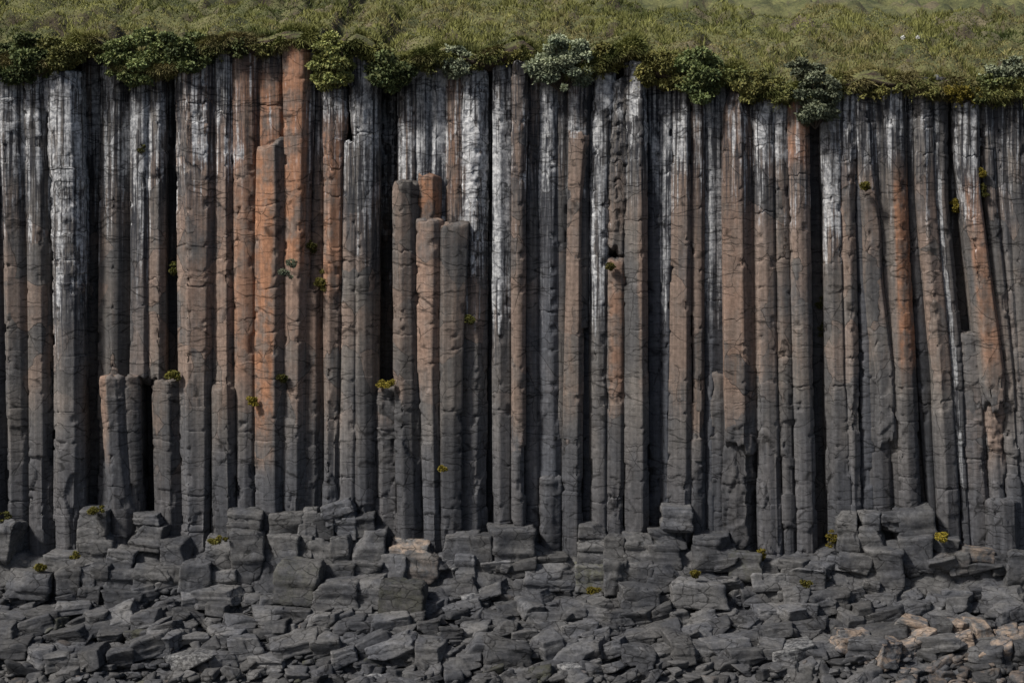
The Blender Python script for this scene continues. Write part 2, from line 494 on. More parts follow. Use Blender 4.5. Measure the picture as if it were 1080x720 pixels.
C('grey brown column ending over the arched black gap, beside the mossy dark slot', [(78, 154, 172), (404, 155, 172)], .28, 'r', (.75, 110, 250), [(200, 380, .3)], .95, hang=True)
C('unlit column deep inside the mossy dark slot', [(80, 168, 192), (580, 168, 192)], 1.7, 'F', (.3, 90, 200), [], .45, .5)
C('short broken column with orange left edge in front of the black recess', [(397, 104, 130), (470, 109, 132), (540, 114, 141), (590, 115, 142)], -.55, 'L', (0, 0, 1), [(385, 470, .6)], .95, rough=.5, rside=(-.5, .32), tilt=.1)
C('short grey broken column beside the arched black gap', [(398, 129, 145), (545, 139, 149), (590, 141, 152)], -.1, 'l', (0, 0, 1), [(390, 410, .3)], .85, rough=.4)
C('short column with lit left face, right of the arched black gap', [(401, 159, 187), (575, 163, 190)], -.1, 'R', (0, 0, 1), [(395, 500, .3)], .9, tilt=-.1)
C('wide brown patchy column with white spots, right of the mossy dark slot', [(68, 184, 221), (210, 186, 223), (400, 187, 219), (590, 189, 218)], -.35, 'f', (.45, 90, 240), [(80, 420, .50)], 1.0, rough=.55)
C('white topped brown column behind the short smooth grey column', [(60, 219, 246), (210, 222, 244), (585, 222, 247)], .02, 'r', (.95, 80, 200), [(140, 420, .55)], 1.0, rough=.5)
C('short smooth grey column with pinkish top at mid height', [(407, 223, 245), (560, 224, 248)], -.38, 'r', (0, 0, 1), [(395, 425, .5)], .95, rough=.15)
C('orange brown column left of the tall bright orange pair', [(60, 244, 272), (210, 246, 272), (570, 248, 270)], -.1, 'F', (.35, 70, 170), [(60, 420, .75)], 1.0)
C('upper orange column below the dark notch, behind the grey capped pillar', [(58, 269, 301), (400, 270, 300), (560, 270, 300)], .22, 'F', (.2, 60, 90), [(84, 200, 1.0)], .9, rough=.4)
C('grey capped pillar with bright orange left edge', [(152, 271, 299), (210, 270, 301), (390, 269, 300), (560, 270, 300)], -.6, 'R', (0, 0, 1), [(165, 470, .95)], 1.0, rough=.35, rside=(-.5, .62), tilt=.2)
C('tallest bright orange column rising to the turf with a brown cap', [(50, 299, 331), (210, 301, 325), (390, 300, 322), (560, 299, 320)], -.42, 'R', (0, 0, 1), [(40, 290, 1.1), (290, 440, .55)], 1.05, rough=.3, rside=(-.5, .85), top='free')
C('recessed brown column behind the moss clumps', [(78, 328, 344), (210, 323, 344), (570, 322, 343)], .85, 'F', (.2, 80, 150), [(150, 330, .5)], .7, rough=.6)
C('grey column starting beneath the moss clumps', [(305, 321, 338), (560, 320, 337)], .12, 'r', (0, 0, 1), [(290, 380, .25)], .88, rough=.3)
C('grey headed column with orange upper shaft, right of the moss clumps', [(92, 341, 366), (210, 342, 361), (390, 341, 358), (560, 340, 355)], -.2, 'f', (.3, 90, 190), [(128, 330, .85)], .98)
C('pale grey column with white streaked head beside the flat grey column', [(150, 360, 379), (300, 359, 378), (560, 354, 376)], -.12, 'F', (.85, 180, 300), [(300, 400, .2)], 1.05)
C('flat faced plain grey column left of the black rough recess', [(58, 366, 398), (150, 373, 398), (560, 376, 397)], -.22, 'F', (.15, 70, 160), [(60, 200, .15)], 1.0, rough=.12)
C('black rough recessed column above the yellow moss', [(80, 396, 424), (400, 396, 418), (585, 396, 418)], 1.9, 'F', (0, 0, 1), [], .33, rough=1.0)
C('short cracked column topped with yellow moss', [(408, 394, 420), (585, 395, 421)], -.02, 'f', (0, 0, 1), [(400, 440, .3)], 1.0, rough=.9, joints=.5)
C('tall freestanding pillar with lit left edge, first of the three stepped pillars', [(193, 415, 441), (390, 416, 443), (585, 419, 446)], -.6, 'L', (0, 0, 1), [(280, 440, .3)], .95, rough=.3, rside=(-.5, .4))
C('small orange broken block column standing behind the middle stepped pillar', [(185, 442, 464), (300, 442, 464), (560, 442, 464)], -.18, 'R', (0, 0, 1), [(180, 260, .9)], 1.0, rough=.5)
C('reddish middle pillar of the three stepped pillars', [(231, 440, 466), (390, 441, 463), (500, 446, 464), (580, 448, 466)], -.66, 'R', (0, 0, 1), [(225, 420, .6)], 1.0, rough=.3, tilt=-.1)
C('dark pillar with slanted pale top, lowest of the three stepped pillars', [(236, 465, 493), (390, 464, 486), (585, 465, 486)], -.76, 'l', (0, 0, 1), [(235, 300, .3)], .78, rough=.2, tilt=.12)
C('dull grey back column above the first stepped pillar', [(75, 420, 442), (585, 420, 442)], .95, 'F', (.45, 150, 200), [(120, 180, .2)], .85, rough=.3)
C('bluish back column with twin white streaks above the stepped pillars', [(72, 440, 456), (585, 440, 456)], .8, 'M', (1.0, 160, 230), [], .85, .7)
C('dark and white striped back column beside the brown streaked column', [(70, 454, 474), (585, 454, 474)], .95, 'f', (.95, 150, 230), [], .7, .9)
C('brown column with white drips behind the lowest stepped pillar', [(75, 471, 492), (230, 471, 492), (585, 471, 490)], .3, 'F', (.6, 100, 260), [(80, 250, .7)], .95, rough=.3)
C('blocky white streaked column left of the narrow black gap', [(72, 490, 513), (390, 487, 513), (585, 485, 513)], -.1, 'R', (1.0, 200, 400), [(240, 330, .2)], 1.0, rough=.75, joints=.6)
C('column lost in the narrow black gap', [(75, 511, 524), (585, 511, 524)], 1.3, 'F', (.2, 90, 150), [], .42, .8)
C('bright white streaked column right of the narrow black gap', [(68, 521, 541), (390, 520, 541), (580, 521, 541)], -.02, 'f', (1.05, 300, 430), [], 1.05, .2)
C('beige slender column standing forward left of the grey willow bush', [(64, 541, 557), (210, 540, 554), (580, 540, 554)], -.45, 'F', (.5, 80, 200), [(75, 460, .5)], 1.15, rough=.25)
C('dull brown recessed column under the left half of the willow bush', [(75, 554, 572), (210, 552, 569), (585, 552, 571)], .5, 'F', (.5, 160, 260), [(70, 170, .5)], .7, .3)
C('dark blue column with white margins under the willow bush', [(85, 569, 591), (210, 567, 593), (390, 567, 594), (530, 570, 596)], .22, 'M', (.9, 150, 430), [], .72, .8)
C('broken grey lower column capped by a pale slab', [(507, 571, 597), (605, 572, 595)], -.2, 'F', (0, 0, 1), [], .85, rough=.8)
C('narrow dark column behind the beige brown forward column', [(80, 587, 605), (585, 587, 601)], .65, 'F', (.5, 120, 200), [(160, 300, .2)], .62, .2)
C('beige brown forward column with a flat broken top below the turf', [(140, 601, 621), (210, 600, 615), (390, 596, 615), (460, 595, 614), (610, 593, 614)], -.35, 'r', (.5, 150, 210), [(138, 460, .5)], 1.05, rough=.25, wside=(-.5, .5))
C('grey upper column above the beige broken top', [(78, 600, 622), (330, 600, 620)], -.26, 'f', (.55, 110, 160), [(80, 140, .2)], .8, .2)
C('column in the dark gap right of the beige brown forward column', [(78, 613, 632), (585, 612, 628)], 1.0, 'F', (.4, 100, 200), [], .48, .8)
C('white streaked rough column left of the ledge overhang', [(73, 629, 650), (210, 622, 642), (585, 624, 641)], -.05, 'F', (1.0, 250, 430), [(300, 380, .15)], 1.0, rough=.6)
C('jagged blocky upper column broken off above a dark notch', [(85, 646, 665), (200, 643, 661), (264, 641, 659)], -.2, 'f', (.75, 150, 230), [(180, 270, .45)], .95, rough=1.0, hang=True, joints=.5)
C('reddish column with a flat top starting below the dark notch', [(275, 640, 660), (420, 640, 659), (585, 639, 658)], -.2, 'F', (0, 0, 1), [(272, 440, .7)], 1.0, rough=.3, rside=(.1, 1.5))
C('cracked whitish column reaching the turf with orange right edge', [(64, 661, 682), (210, 660, 682), (570, 660, 684)], -.46, 'r', (.9, 130, 290), [(170, 400, .55)], 1.05, rough=.7, rside=(.55, 1.5))
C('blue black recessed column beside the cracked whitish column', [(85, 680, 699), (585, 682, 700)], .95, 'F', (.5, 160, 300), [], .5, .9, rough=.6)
C('blue black recessed column with fine white drips', [(90, 696, 715), (210, 696, 713), (585, 697, 709)], .6, 'M', (.85, 250, 400), [], .62, .9)
C('brown column with white streaked blue head', [(88, 712, 728), (210, 710, 729), (390, 708, 729), (560, 705, 729)], -.12, 'r', (.95, 90, 200), [(190, 420, .5)], 1.0)
C('thin brown column ending above the wedged orange chunk', [(86, 727, 744), (300, 731, 743), (434, 732, 743)], .12, 'r', (.3, 100, 180), [(90, 420, .45)], .9, hang=True)
C('orange topped chunk wedged at mid height in the dark slit', [(427, 728, 744), (470, 727, 744)], -.02, 'r', (0, 0, 1), [(420, 442, .7)], .95, rough=.3)
C('narrow broken lower column beneath the wedged orange chunk', [(457, 728, 744), (600, 727, 744)], .1, 'F', (0, 0, 1), [], .85, rough=.7)
C('recessed dark blue column with white curtain streaks left of the pointed column', [(84, 741, 769), (390, 742, 769), (585, 744, 764)], .65, 'f', (.95, 260, 400), [], .72, .8)
C('grey flat lower column left of the broken foot of the pointed column', [(396, 747, 773), (590, 745, 776)], .5, 'F', (0, 0, 1), [], .85, rough=.5)
C('pointed orange column, broad and forward, with dark right face', [(84, 766, 792), (210, 765, 797), (390, 767, 800), (472, 768, 800)], -.5, 'P', (.5, 95, 150), [(95, 440, .6)], 1.05, rough=.35, hang=True, taper=1.3, top='free')
C('shattered foot under the pointed orange column', [(468, 766, 800), (600, 763, 802)], -.08, 'R', (0, 0, 1), [], .85, rough=1.0, joints=.6)
C('brown column with white streaked head right of the pointed column', [(105, 793, 822), (175, 797, 820), (390, 798, 824), (610, 803, 829)], -.2, 'F', (.95, 140, 190), [(180, 400, .4)], 1.0, rough=.2)
C('slim grey brown column between two wider brown columns', [(108, 816, 834), (210, 819, 836), (390, 822, 839), (610, 828, 844)], -.08, 'F', (.85, 120, 180), [(180, 400, .3)], .95, rough=.3)
C('column with bright orange head under the turf, left of the mossy cleft', [(94, 832, 853), (210, 834, 855), (390, 838, 858), (610, 844, 864)], -.25, 'F', (.2, 90, 130), [(88, 190, 1.0), (190, 420, .35)], 1.0, rough=.3)
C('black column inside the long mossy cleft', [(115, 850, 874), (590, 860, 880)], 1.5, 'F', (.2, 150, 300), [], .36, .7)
C('whitish column with rounded corner right of the mossy cleft', [(100, 866, 889), (210, 871, 888), (390, 873, 893), (590, 876, 905)], -.08, 'f', (.9, 230, 330), [(200, 300, .25)], .98, rough=.4)
C('white headed column with a reddish shaft right of the whitish rounded column', [(97, 886, 907), (210, 885, 902), (390, 890, 906), (590, 893, 910)], -.12, 'M', (.95, 140, 210), [(190, 340, .5)], .98, rough=.4)
C('bluish streaked column behind the hanging broken column', [(98, 899, 924), (210, 899, 914), (390, 906, 926), (590, 906, 926)], .4, 'F', (.8, 180, 300), [], .78, .8)
C('brown jointed column hanging with a broken lower end', [(100, 898, 914), (180, 905, 922), (240, 909, 929), (300, 911, 932), (390, 920, 944), (468, 922, 946)], -.16, 'f', (.8, 120, 180), [(195, 330, .5), (380, 400, .3)], .95, rough=.35, hang=True, joints=.7)
C('grey column under and behind the hanging broken column', [(98, 905, 927), (390, 914, 940), (590, 920, 948)], .3, 'F', (.7, 130, 240), [(120, 200, .1)], .85)
C('dull grey column set back between the hanging and the orange notched columns', [(97, 918, 945), (390, 934, 964), (590, 946, 974)], .3, 'F', (.4, 140, 190), [], .85, rough=.4)
C('orange column with dark side notches and a white left edge', [(97, 931, 957), (183, 937, 959), (240, 940, 960), (390, 945, 968), (480, 948, 972), (600, 952, 976)], -.15, 'F', (.75, 120, 180), [(190, 400, .95)], 1.02, rough=.4, rside=(.2, 1.5), joints=.5)
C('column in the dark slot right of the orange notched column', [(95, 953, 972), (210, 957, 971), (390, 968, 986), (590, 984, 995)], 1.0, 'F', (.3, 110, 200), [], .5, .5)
C('leaning grey brown column left of the dark triangular niche', [(95, 966, 986), (210, 969, 990), (390, 985, 1007), (590, 994, 1019)], -.1, 'f', (.35, 120, 200), [(190, 400, .35)], .98, rough=.2)
C('thin leaning column with a continuous white edge line', [(95, 984, 1001), (210, 987, 1001), (390, 1005, 1019), (590, 1018, 1026)], .4, 'R', (1.0, 480, 540), [], .62, .3, wside=(-.5, .45))
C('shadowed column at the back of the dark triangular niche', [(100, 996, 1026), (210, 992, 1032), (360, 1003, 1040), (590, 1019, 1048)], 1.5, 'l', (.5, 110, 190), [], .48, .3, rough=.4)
C('grey lower column filling the foot of the dark triangular niche', [(352, 1010, 1038), (590, 1020, 1047)], .3, 'F', (.35, 360, 400), [(420, 520, .15)], .82)
C('leaning white and orange column that ends broken in mid air', [(105, 1011, 1033), (170, 1012, 1034), (210, 1017, 1036), (390, 1036, 1060), (430, 1040, 1062)], -.4, 'f', (.9, 190, 300), [(190, 410, .75)], 1.05, rough=.5, hang=True, rside=(.15, 1.5))
C('rough dark brown column under the leaning broken column', [(385, 1040, 1060), (440, 1042, 1063), (600, 1046, 1066)], .12, 'F', (0, 0, 1), [(400, 480, .4)], .75, rough=1.0)
C('leaning grey column next right of the leaning white and orange column', [(108, 1031, 1047), (210, 1040, 1053), (390, 1056, 1071), (590, 1068, 1086)], .02, 'F', (.4, 150, 260), [(200, 330, .2)], .9, rough=.25)
C('leaning dark column, second from the right picture edge', [(105, 1044, 1067), (210, 1052, 1069), (300, 1060, 1079), (590, 1080, 1104)], .25, 'f', (.4, 110, 220), [], .78, .2)
C('leaning plain grey column cut by the right picture edge', [(102, 1060, 1084), (210, 1066, 1092), (390, 1074, 1112), (590, 1092, 1128)], .0, 'F', (.3, 105, 190), [], .98, rough=.2)
C('low thick column stub at the foot of the right picture edge', [(529, 1044, 1079), (590, 1045, 1080)], -.75, 'F', (0, 0, 1), [], .95, rough=.6, joints=.6)
# outline of the turf edge in the photo
EDGE = [(-400, 70), (-40, 78), (0, 78), (40, 78), (62, 72), (80, 55), (108, 54), (125, 82), (147, 86), (190, 76), (220, 57), (248, 52), (270, 62), (290, 56), (333, 52),
        (338, 88), (352, 92), (366, 64), (376, 58), (396, 66), (404, 86), (425, 80), (440, 74), (480, 72), (500, 78), (530, 72), (550, 64), (570, 80),
        (590, 86), (610, 80), (635, 74), (660, 62), (680, 64), (690, 86), (720, 92), (745, 94), (775, 84), (800, 106), (830, 108), (845, 98), (862, 118),
        (885, 100), (905, 97), (930, 100), (960, 96), (985, 104), (1020, 109), (1060, 108), (1080, 102), (1120, 104), (1500, 100)]
EX = np.array([e[0] for e in EDGE], float); EY = np.array([e[1] for e in EDGE], float)
def edge_z(x): return px_z(np.interp(540 + x * PPM, EX, EY), -.3) + .16 * fbm(x * 1.1, x * 0, x * 0, 3, 60)

# ------------------------------------------------------------------ rock mass behind the columns
def sheet(name, U, Vv, P, mat, attr=None, kind='structure', smooth_shade=False):
    nu, nv = P.shape[:2]
    i = np.arange(nu - 1)[:, None] * nv; j = np.arange(nv - 1)[None, :]
    q = np.stack([i + j, i + nv + j, i + nv + j + 1, i + j + 1], axis=-1).reshape(-1, 4)
    me = mesh_np(name, P.reshape(-1, 3), [q], attr, smooth_shade)
    return link(name, me, mat, kind=kind)

def mass():
    xs = np.arange(-46, 46.01, .14); zs = np.arange(-1.5, 17.9, .16)
    X, Z = np.meshgrid(xs, zs, indexing='ij')
    Z = -1.5 + (Z + 1.5) * (edge_z(X) + .5 + 1.5) / 19.4
    c = cells(X / .8 + .2 * fbm(X * .2, Z * .1, X * 0, 2, 5), X * 0, Z * 0, 77)
    inframe = (np.abs(X) < 18.6)
    Y = np.where(inframe, 1.05, .4) + .45 * c + .12 * fbm(X * 2, Z * .7, X * 0, 3, 9)
    P = np.stack([X, Y, Z], -1)
    A = np.zeros(P.shape[:2] + (4,)); A[..., 0] = .3 * smooth(10, 16, Z); A[..., 1] = .1; A[..., 2] = .5 ; A[..., 3] = .4
    A[..., 2] = np.where(inframe, .6, .9)
    return sheet('cliff', xs, zs, P, M_BASALT, A.reshape(-1, 4))
mass()

# ------------------------------------------------------------------ ground at the foot
SLOPE = .42
def ground_z(x, y):
    """talus surface; y negative towards the camera"""
    d = np.maximum(-y, 0)
    z = -1.0 * smooth(.45, 1.2, d) - SLOPE * np.clip(d - 1.0, 0, 10) - .05 * np.clip(d - 11, 0, 60)
    wx = x + .5 * fbm(x * .6, y * .6, x * 0, 2, 7); wy = y + .5 * fbm(x * .6 + 9, y * .6, x * 0, 2, 8)
    n = .14 * fbm(x * .5, y * .7, x * 0, 3, 101) + .13 * cells(wx * .7 + .4 * wy, wy * 1.3, x * 0, 3) + .07 * cells(wx * 1.7 - wy * .5, wy * 2.6, x * 0, 4)
    return z + n * smooth(.3, 1.5, d) - .02

def foot():
    xs = np.concatenate([np.arange(-150, -24, 6), np.arange(-24, 24, .16), np.arange(24, 151, 6)])
    ys = np.concatenate([np.arange(3.0, -14, -.14), np.arange(-14, -100, -4)])
    X, Y = np.meshgrid(xs, ys, indexing='ij')
    Z = ground_z(X, Y) - .10
    P = np.stack([X, Y, Z], -1)[:, ::-1]
    A = np.zeros(P.shape[:2] + (4,)); A[..., 2] = .8
    return sheet('ground', xs, ys, P, M_RUBBLE, A.reshape(-1, 4))
foot()

# ------------------------------------------------------------------ rocks
def cube_grid(n):
    lin = np.linspace(-1, 1, n)
    pts, idx, faces = [], {}, []
    def vid(p):
        key = tuple(np.round(p, 5))
        if key not in idx: idx[key] = len(pts); pts.append(p)
        return idx[key]
    for ax in range(3):
        for s in (-1, 1):
            g = np.empty((n, n), int)
            for a in range(n):
                for b in range(n):
                    p = [0, 0, 0]; p[ax] = s; p[(ax + 1) % 3] = lin[a]; p[(ax + 2) % 3] = lin[b]
                    g[a, b] = vid(p)
            for a in range(n - 1):
                for b in range(n - 1):
                    f = [g[a, b], g[a + 1, b], g[a + 1, b + 1], g[a, b + 1]]
                    faces.append(f if s > 0 else f[::-1])
    return np.array(pts, float), np.array(faces, int)
GRIDS = {n: cube_grid(n) for n in (4, 10, 18)}

def rock_verts(size, seed, n=18, cuts=4, tiltn=.10, sharp=60, layers=.03):
    r = np.random.RandomState(seed)
    G, Fc = GRIDS[n]
    s = np.array(size) / 2
    pl = []
    for ax in range(3):
        for sg in (-1, 1):
            nn = r.normal(0, tiltn, 3); nn[ax] = sg
            pl.append((nn / np.linalg.norm(nn), 1.0))
    for k in range(cuts):
        nn = r.normal(0, 1, 3); nn /= np.linalg.norm(nn)
        pl.append((nn, r.uniform(.92, 1.25) if k else r.uniform(.80, 1.0)))
    Dn = G / np.linalg.norm(G, axis=1, keepdims=True)
    Dn = G                                  # unit-cube space keeps box edges on grid lines
    inv = 0
    for nn, h in pl:
        inv = inv + np.maximum(Dn @ nn / h, 0) ** sharp
    rad = inv ** (-1.0 / sharp)
    V = Dn * rad[:, None] * s
    nv = V / (np.linalg.norm(V, axis=1, keepdims=True) + 1e-6)
    o = seed * 3.7 % 91
    dsp = .022 * fbm(V[:, 0] * 2.2 + o, V[:, 1] * 2.2, V[:, 2] * 3.5, 3, seed % 1000)
    dsp += .012 * fbm(V[:, 0] * 7 + o, V[:, 1] * 7, V[:, 2] * 9, 2, seed % 1000 + 5)
    dsp += layers * cells(V[:, 2] * 4.5 + .3 * V[:, 0] + o + .25 * fbm(V[:, 0] * 3, V[:, 1] * 3, V[:, 2] * 0, 2, 5), V[:, 2] * 0, V[:, 2] * 0, seed % 997)
    dsp += .028 * cells(V[:, 0] * 2.3 + o, V[:, 1] * 2.7, V[:, 2] * 3.4, seed % 991)
    k = min(1.0, min(size) / .5)
    return V + nv * dsp[:, None] * k, Fc

def rot_xyz(rx, ry, rz):
    cx, sx, cy, sy, cz, sz = math.cos(rx), math.sin(rx), math.cos(ry), math.sin(ry), math.cos(rz), math.sin(rz)
    return np.array([[cz, -sz, 0], [sz, cz, 0], [0, 0, 1]]) @ np.array([[cy, 0, sy], [0, 1, 0], [-sy, 0, cy]]) @ np.array([[1, 0, 0], [0, cx, -sx], [0, sx, cx]])

RS = [500]
def rock(name, label, cat, group, loc, size, rot=(0, 0, 0), tone=1.0, rust=0.0, white=0.0, moss=0.0, n=18, cuts=4, tiltn=.10, layers=.03):
    RS[0] += 1
    V, Fc = rock_verts(size, RS[0], n, cuts, tiltn, layers=layers)
    V = V @ rot_xyz(*rot).T
    zmin = V[:, 2].min()
    V[:, 2] -= zmin
    A = np.tile(np.array([[white, rust, tone, moss]]), (len(V), 1))
    me = mesh_np(name, V, [Fc], A)
    return link(name, me, M_RUBBLE, (loc[0], loc[1], loc[2] + zmin + size[2] / 2), label=label, cat=cat, group=group)

def depth_for(py):
    """depth on the talus plane at which a foot appears at picture row py"""
    if py <= 622: return -.45 - .014 * max(0, py - 575)
    s = (py - 200.0) / PPM / CAM_D
    return -(CAM_D * s - CAM_Z - 1.0 + SLOPE) / (s + SLOPE) - .35

# blocks of the broken ledge: (left, right, top, bottom, label, tone, tilt, extras)
LEDGE = [
 (-6, 15, 555, 594, 'dark block with a pale sloping top at the left picture edge', .95, .25, {}),
 (84, 114, 541, 564, 'squarish block with grass on top, wedged at the foot of the black recess', .9, .06, {}),
 (84, 117, 562, 594, 'big rounded block under the grass topped squarish block', .95, -.05, {}),
 (50, 86, 588, 606, 'low weathered block at the foot of the chalky white column', .9, .05, {}),
 (114, 141, 582, 604, 'tilted slab against the foot of the short orange edged column', 1.05, .4, {}),
 (143, 168, 545, 562, 'upper of two stacked blocks closing the arched black gap', .85, -.05, {}),
 (142, 174, 558, 582, 'lower of two stacked blocks closing the arched black gap', .95, .03, {}),
 (170, 199, 572, 600, 'block with flat lit top right of the arched black gap', .9, .02, {}),
 (218, 248, 573, 602, 'solid dark cube with grass on top under the short smooth grey column', .92, .0, {}),
 (243, 275, 541, 552, 'flat slab crowning the cracked stack below the orange brown column', .95, .05, {}),
 (243, 275, 551, 568, 'upper block of the cracked stack below the orange brown column', .85, .0, {}),
 (245, 276, 566, 616, 'tall lower block of the cracked stack below the orange brown column', .85, .0, {}),
 (143, 178, 600, 624, 'dark leaning box shaped block with lit left end, on the left talus', .85, .12, {}),
 (172, 192, 598, 622, 'narrow upright block beside the dark leaning box shaped block', .95, .0, {}),
 (190, 221, 597, 626, 'rounded folded boulder below the wide brown patchy column', .95, .1, {}),
 (220, 252, 603, 622, 'smooth slab sloping left of the tall cracked stack', 1.0, -.12, {}),
 (54, 84, 602, 628, 'square block on the talus below the chalky white column', .85, .0, {}),
 (8, 50, 608, 632, 'broad grey slab low in the left corner talus', .9, .1, {}),
 (84, 99, 600, 626, 'thin upright block with a bright face on the left talus', 1.1, .0, {}),
 (98, 116, 598, 626, 'second thin upright block, darker, on the left talus', .85, .0, {}),
 (115, 143, 604, 624, 'pale box shaped block below the tilted slab', 1.05, .05, {}),
 (287, 317, 546, 571, 'rounded top block, first of the ledge row under the bright orange columns', 1.05, .04, {}),
 (316, 334, 541, 566, 'narrow block in the ledge row under the tallest orange column', .95, .0, {}),
 (333, 353, 543, 567, 'dark chipped block in the ledge row beside the tilted wedge', .7, .0, {}),
 (343, 372, 532, 551, 'pale tilted wedge leaning on the ledge row', 1.15, -.55, {}),
 (352, 374, 549, 568, 'clean square block in the ledge row under the pale grey column', 1.1, .0, {}),
 (373, 394, 548, 566, 'black triangular block ending the ledge row', .6, -.2, {}),
 (286, 317, 569, 599, 'big rounded block in the second ledge row', .95, .0, {}),
 (316, 332, 567, 597, 'dark narrow block in the second ledge row', .75, .0, {}),
 (330, 353, 573, 600, 'block with a lit slanting top in the second ledge row', 1.1, .12, {}),
 (352, 374, 567, 600, 'plain upright block in the second ledge row', .85, .0, {}),
 (372, 404, 565, 600, 'large proud block with a lit left edge ending the second ledge row', 1.05, .03, {}),
 (295, 334, 597, 640, 'dark wide block in the third ledge row with moss at its foot', .8, .0, {'moss': .2}),
 (333, 372, 597, 622, 'black wedge shaped block in the third ledge row', .7, -.2, {}),
 (332, 376, 619, 644, 'wide grey block under the black wedge shaped block', .9, .0, {}),
 (374, 402, 597, 620, 'crumbling block under the large proud block', .85, .1, {}),
 (374, 402, 616, 642, 'layered block right of the wide grey block', .9, .0, {}),
 (402, 431, 590, 622, 'bulging pale boulder below the yellow moss column', 1.1, -.1, {}),
 (403, 446, 620, 652, 'mossy dark undercut boulder at the talus middle', .7, .05, {'moss': .35}),
 (430, 462, 586, 614, 'cluster boulder with pinkish crust at the foot of the stepped pillars', .95, .2, {'rust': .25}),
 (415, 452, 574, 592, 'pinkish buff slab at the foot of the first stepped pillar', 1.2, .1, {'rust': .7}),
 (470, 502, 567, 592, 'pale chipped block right of the stepped pillars', 1.05, .08, {}),
 (500, 521, 570, 600, 'shadowed block left of the long flat topped block', .7, .05, {}),
 (519, 561, 562, 602, 'long flat topped block under the bright white streaked column', .9, .02, {}),
 (483, 502, 588, 612, 'small bluish block with a bright left corner', 1.1, .0, {}),
 (556, 604, 600, 622, 'pale flat slab at the foot of the capped grey lower column', 1.05, .02, {}),
 (612, 638, 557, 572, 'topmost of three stacked slabs in the dark gap', .95, .05, {}),
 (612, 638, 570, 585, 'middle of three stacked slabs in the dark gap', .85, .02, {}),
 (611, 638, 583, 602, 'lowest of three stacked slabs in the dark gap', .9, .03, {}),
 (608, 640, 599, 623, 'block with yellow moss edge below the three stacked slabs', .95, .0, {'moss': .45}),
 (640, 661, 570, 597, 'rounded left block of the dark bench under the reddish column', .85, .0, {}),
 (658, 686, 568, 597, 'middle block of the dark bench under the reddish column', .85, .0, {}),
 (685, 721, 563, 579, 'upper right slab of the dark bench', .9, .02, {}),
 (685, 718, 578, 600, 'lower right block of the dark bench', .8, .04, {}),
 (639, 660, 596, 628, 'dark notched block below the dark bench', .75, .0, {}),
 (659, 686, 596, 624, 'square block in the middle below the dark bench', .9, .03, {}),
 (685, 718, 598, 624, 'layered block at the right below the dark bench', .9, .05, {}),
 (700, 729, 537, 560, 'block with a bright top sitting in the black slit', 1.1, .04, {}),
 (735, 771, 567, 584, 'thick flat slab left of the shattered foot', 1.0, .05, {}),
 (733, 776, 580, 602, 'broken dark ledge beneath the thick flat slab', .75, .0, {}),
 (772, 803, 588, 612, 'block rimmed with yellow lichen right of the shattered foot', 1.0, .05, {'moss': .3}),
 (656, 692, 624, 644, 'grey slab leaning low below the dark bench', .95, .15, {}),
 (712, 760, 618, 642, 'large pale angular boulder with a dark blue notch', 1.15, .12, {}),
 (885, 904, 545, 562, 'bluish rectangular block right of the orange lichen', 1.1, .0, {}),
 (884, 905, 560, 582, 'dark blue block under the bluish rectangular block', .9, .0, {}),
 (907, 930, 544, 560, 'curved block left on the pile below the hanging broken column', .95, .12, {}),
 (929, 951, 544, 561, 'rounded block in the middle on the pile below the hanging broken column', .8, .0, {}),
 (949, 985, 540, 574, 'stepped block with a lit rim below the orange notched column', .9, -.2, {}),
 (909, 933, 558, 582, 'square block at the bottom left of the pile below the hanging broken column', .8, .05, {}),
 (950, 985, 570, 604, 'big dark blunt block at the bottom right of the pile', .8, .0, {}),
 (917, 953, 584, 620, 'jutting column end with ribbed face, below the pile', .95, -.1, {}),
 (888, 917, 588, 608, 'dark sloping block left of the jutting column end', .8, .3, {}),
 (828, 872, 600, 620, 'long dark slab with a bright upper rim', .8, .12, {}),
 (984, 1012, 571, 586, 'wedge of dark rock beneath the yellow plant', .9, .1, {}),
 (984, 1022, 584, 604, 'brown tinged block below the dark wedge', .95, .0, {'rust': .15}),
 (1018, 1048, 582, 602, 'buff stained rock at the foot of the dark triangular niche', 1.1, .15, {'rust': .6}),
 (1062, 1090, 588, 620, 'dark upright rock under the low thick column stub', .8, .1, {}),
]
OCC = []
for (l, r, t, b, lab, tone, tl, ex) in LEDGE:
    Y = depth_for(b)
    x0, z1 = px_x((l + r) / 2, Y), px_z(t, Y)
    z0 = px_z(b, Y)
    w = (r - l) / PPM * 1.10
    h = (z1 - z0) * 1.0
    rr = random.Random(int(l * 7 + t))
    dep = 1.2 if b < 625 else 1.0
    rock('basalt_block', lab, 'rock', None, (x0, Y + dep * .35, z0), (w, dep, h * 1.06 + .08),
         (rr.uniform(-.03, .03), tl * .5, rr.uniform(-.20, .10)), tone, n=18, cuts=2, tiltn=.05, layers=.055, **ex)
    OCC.append((x0, Y, w))

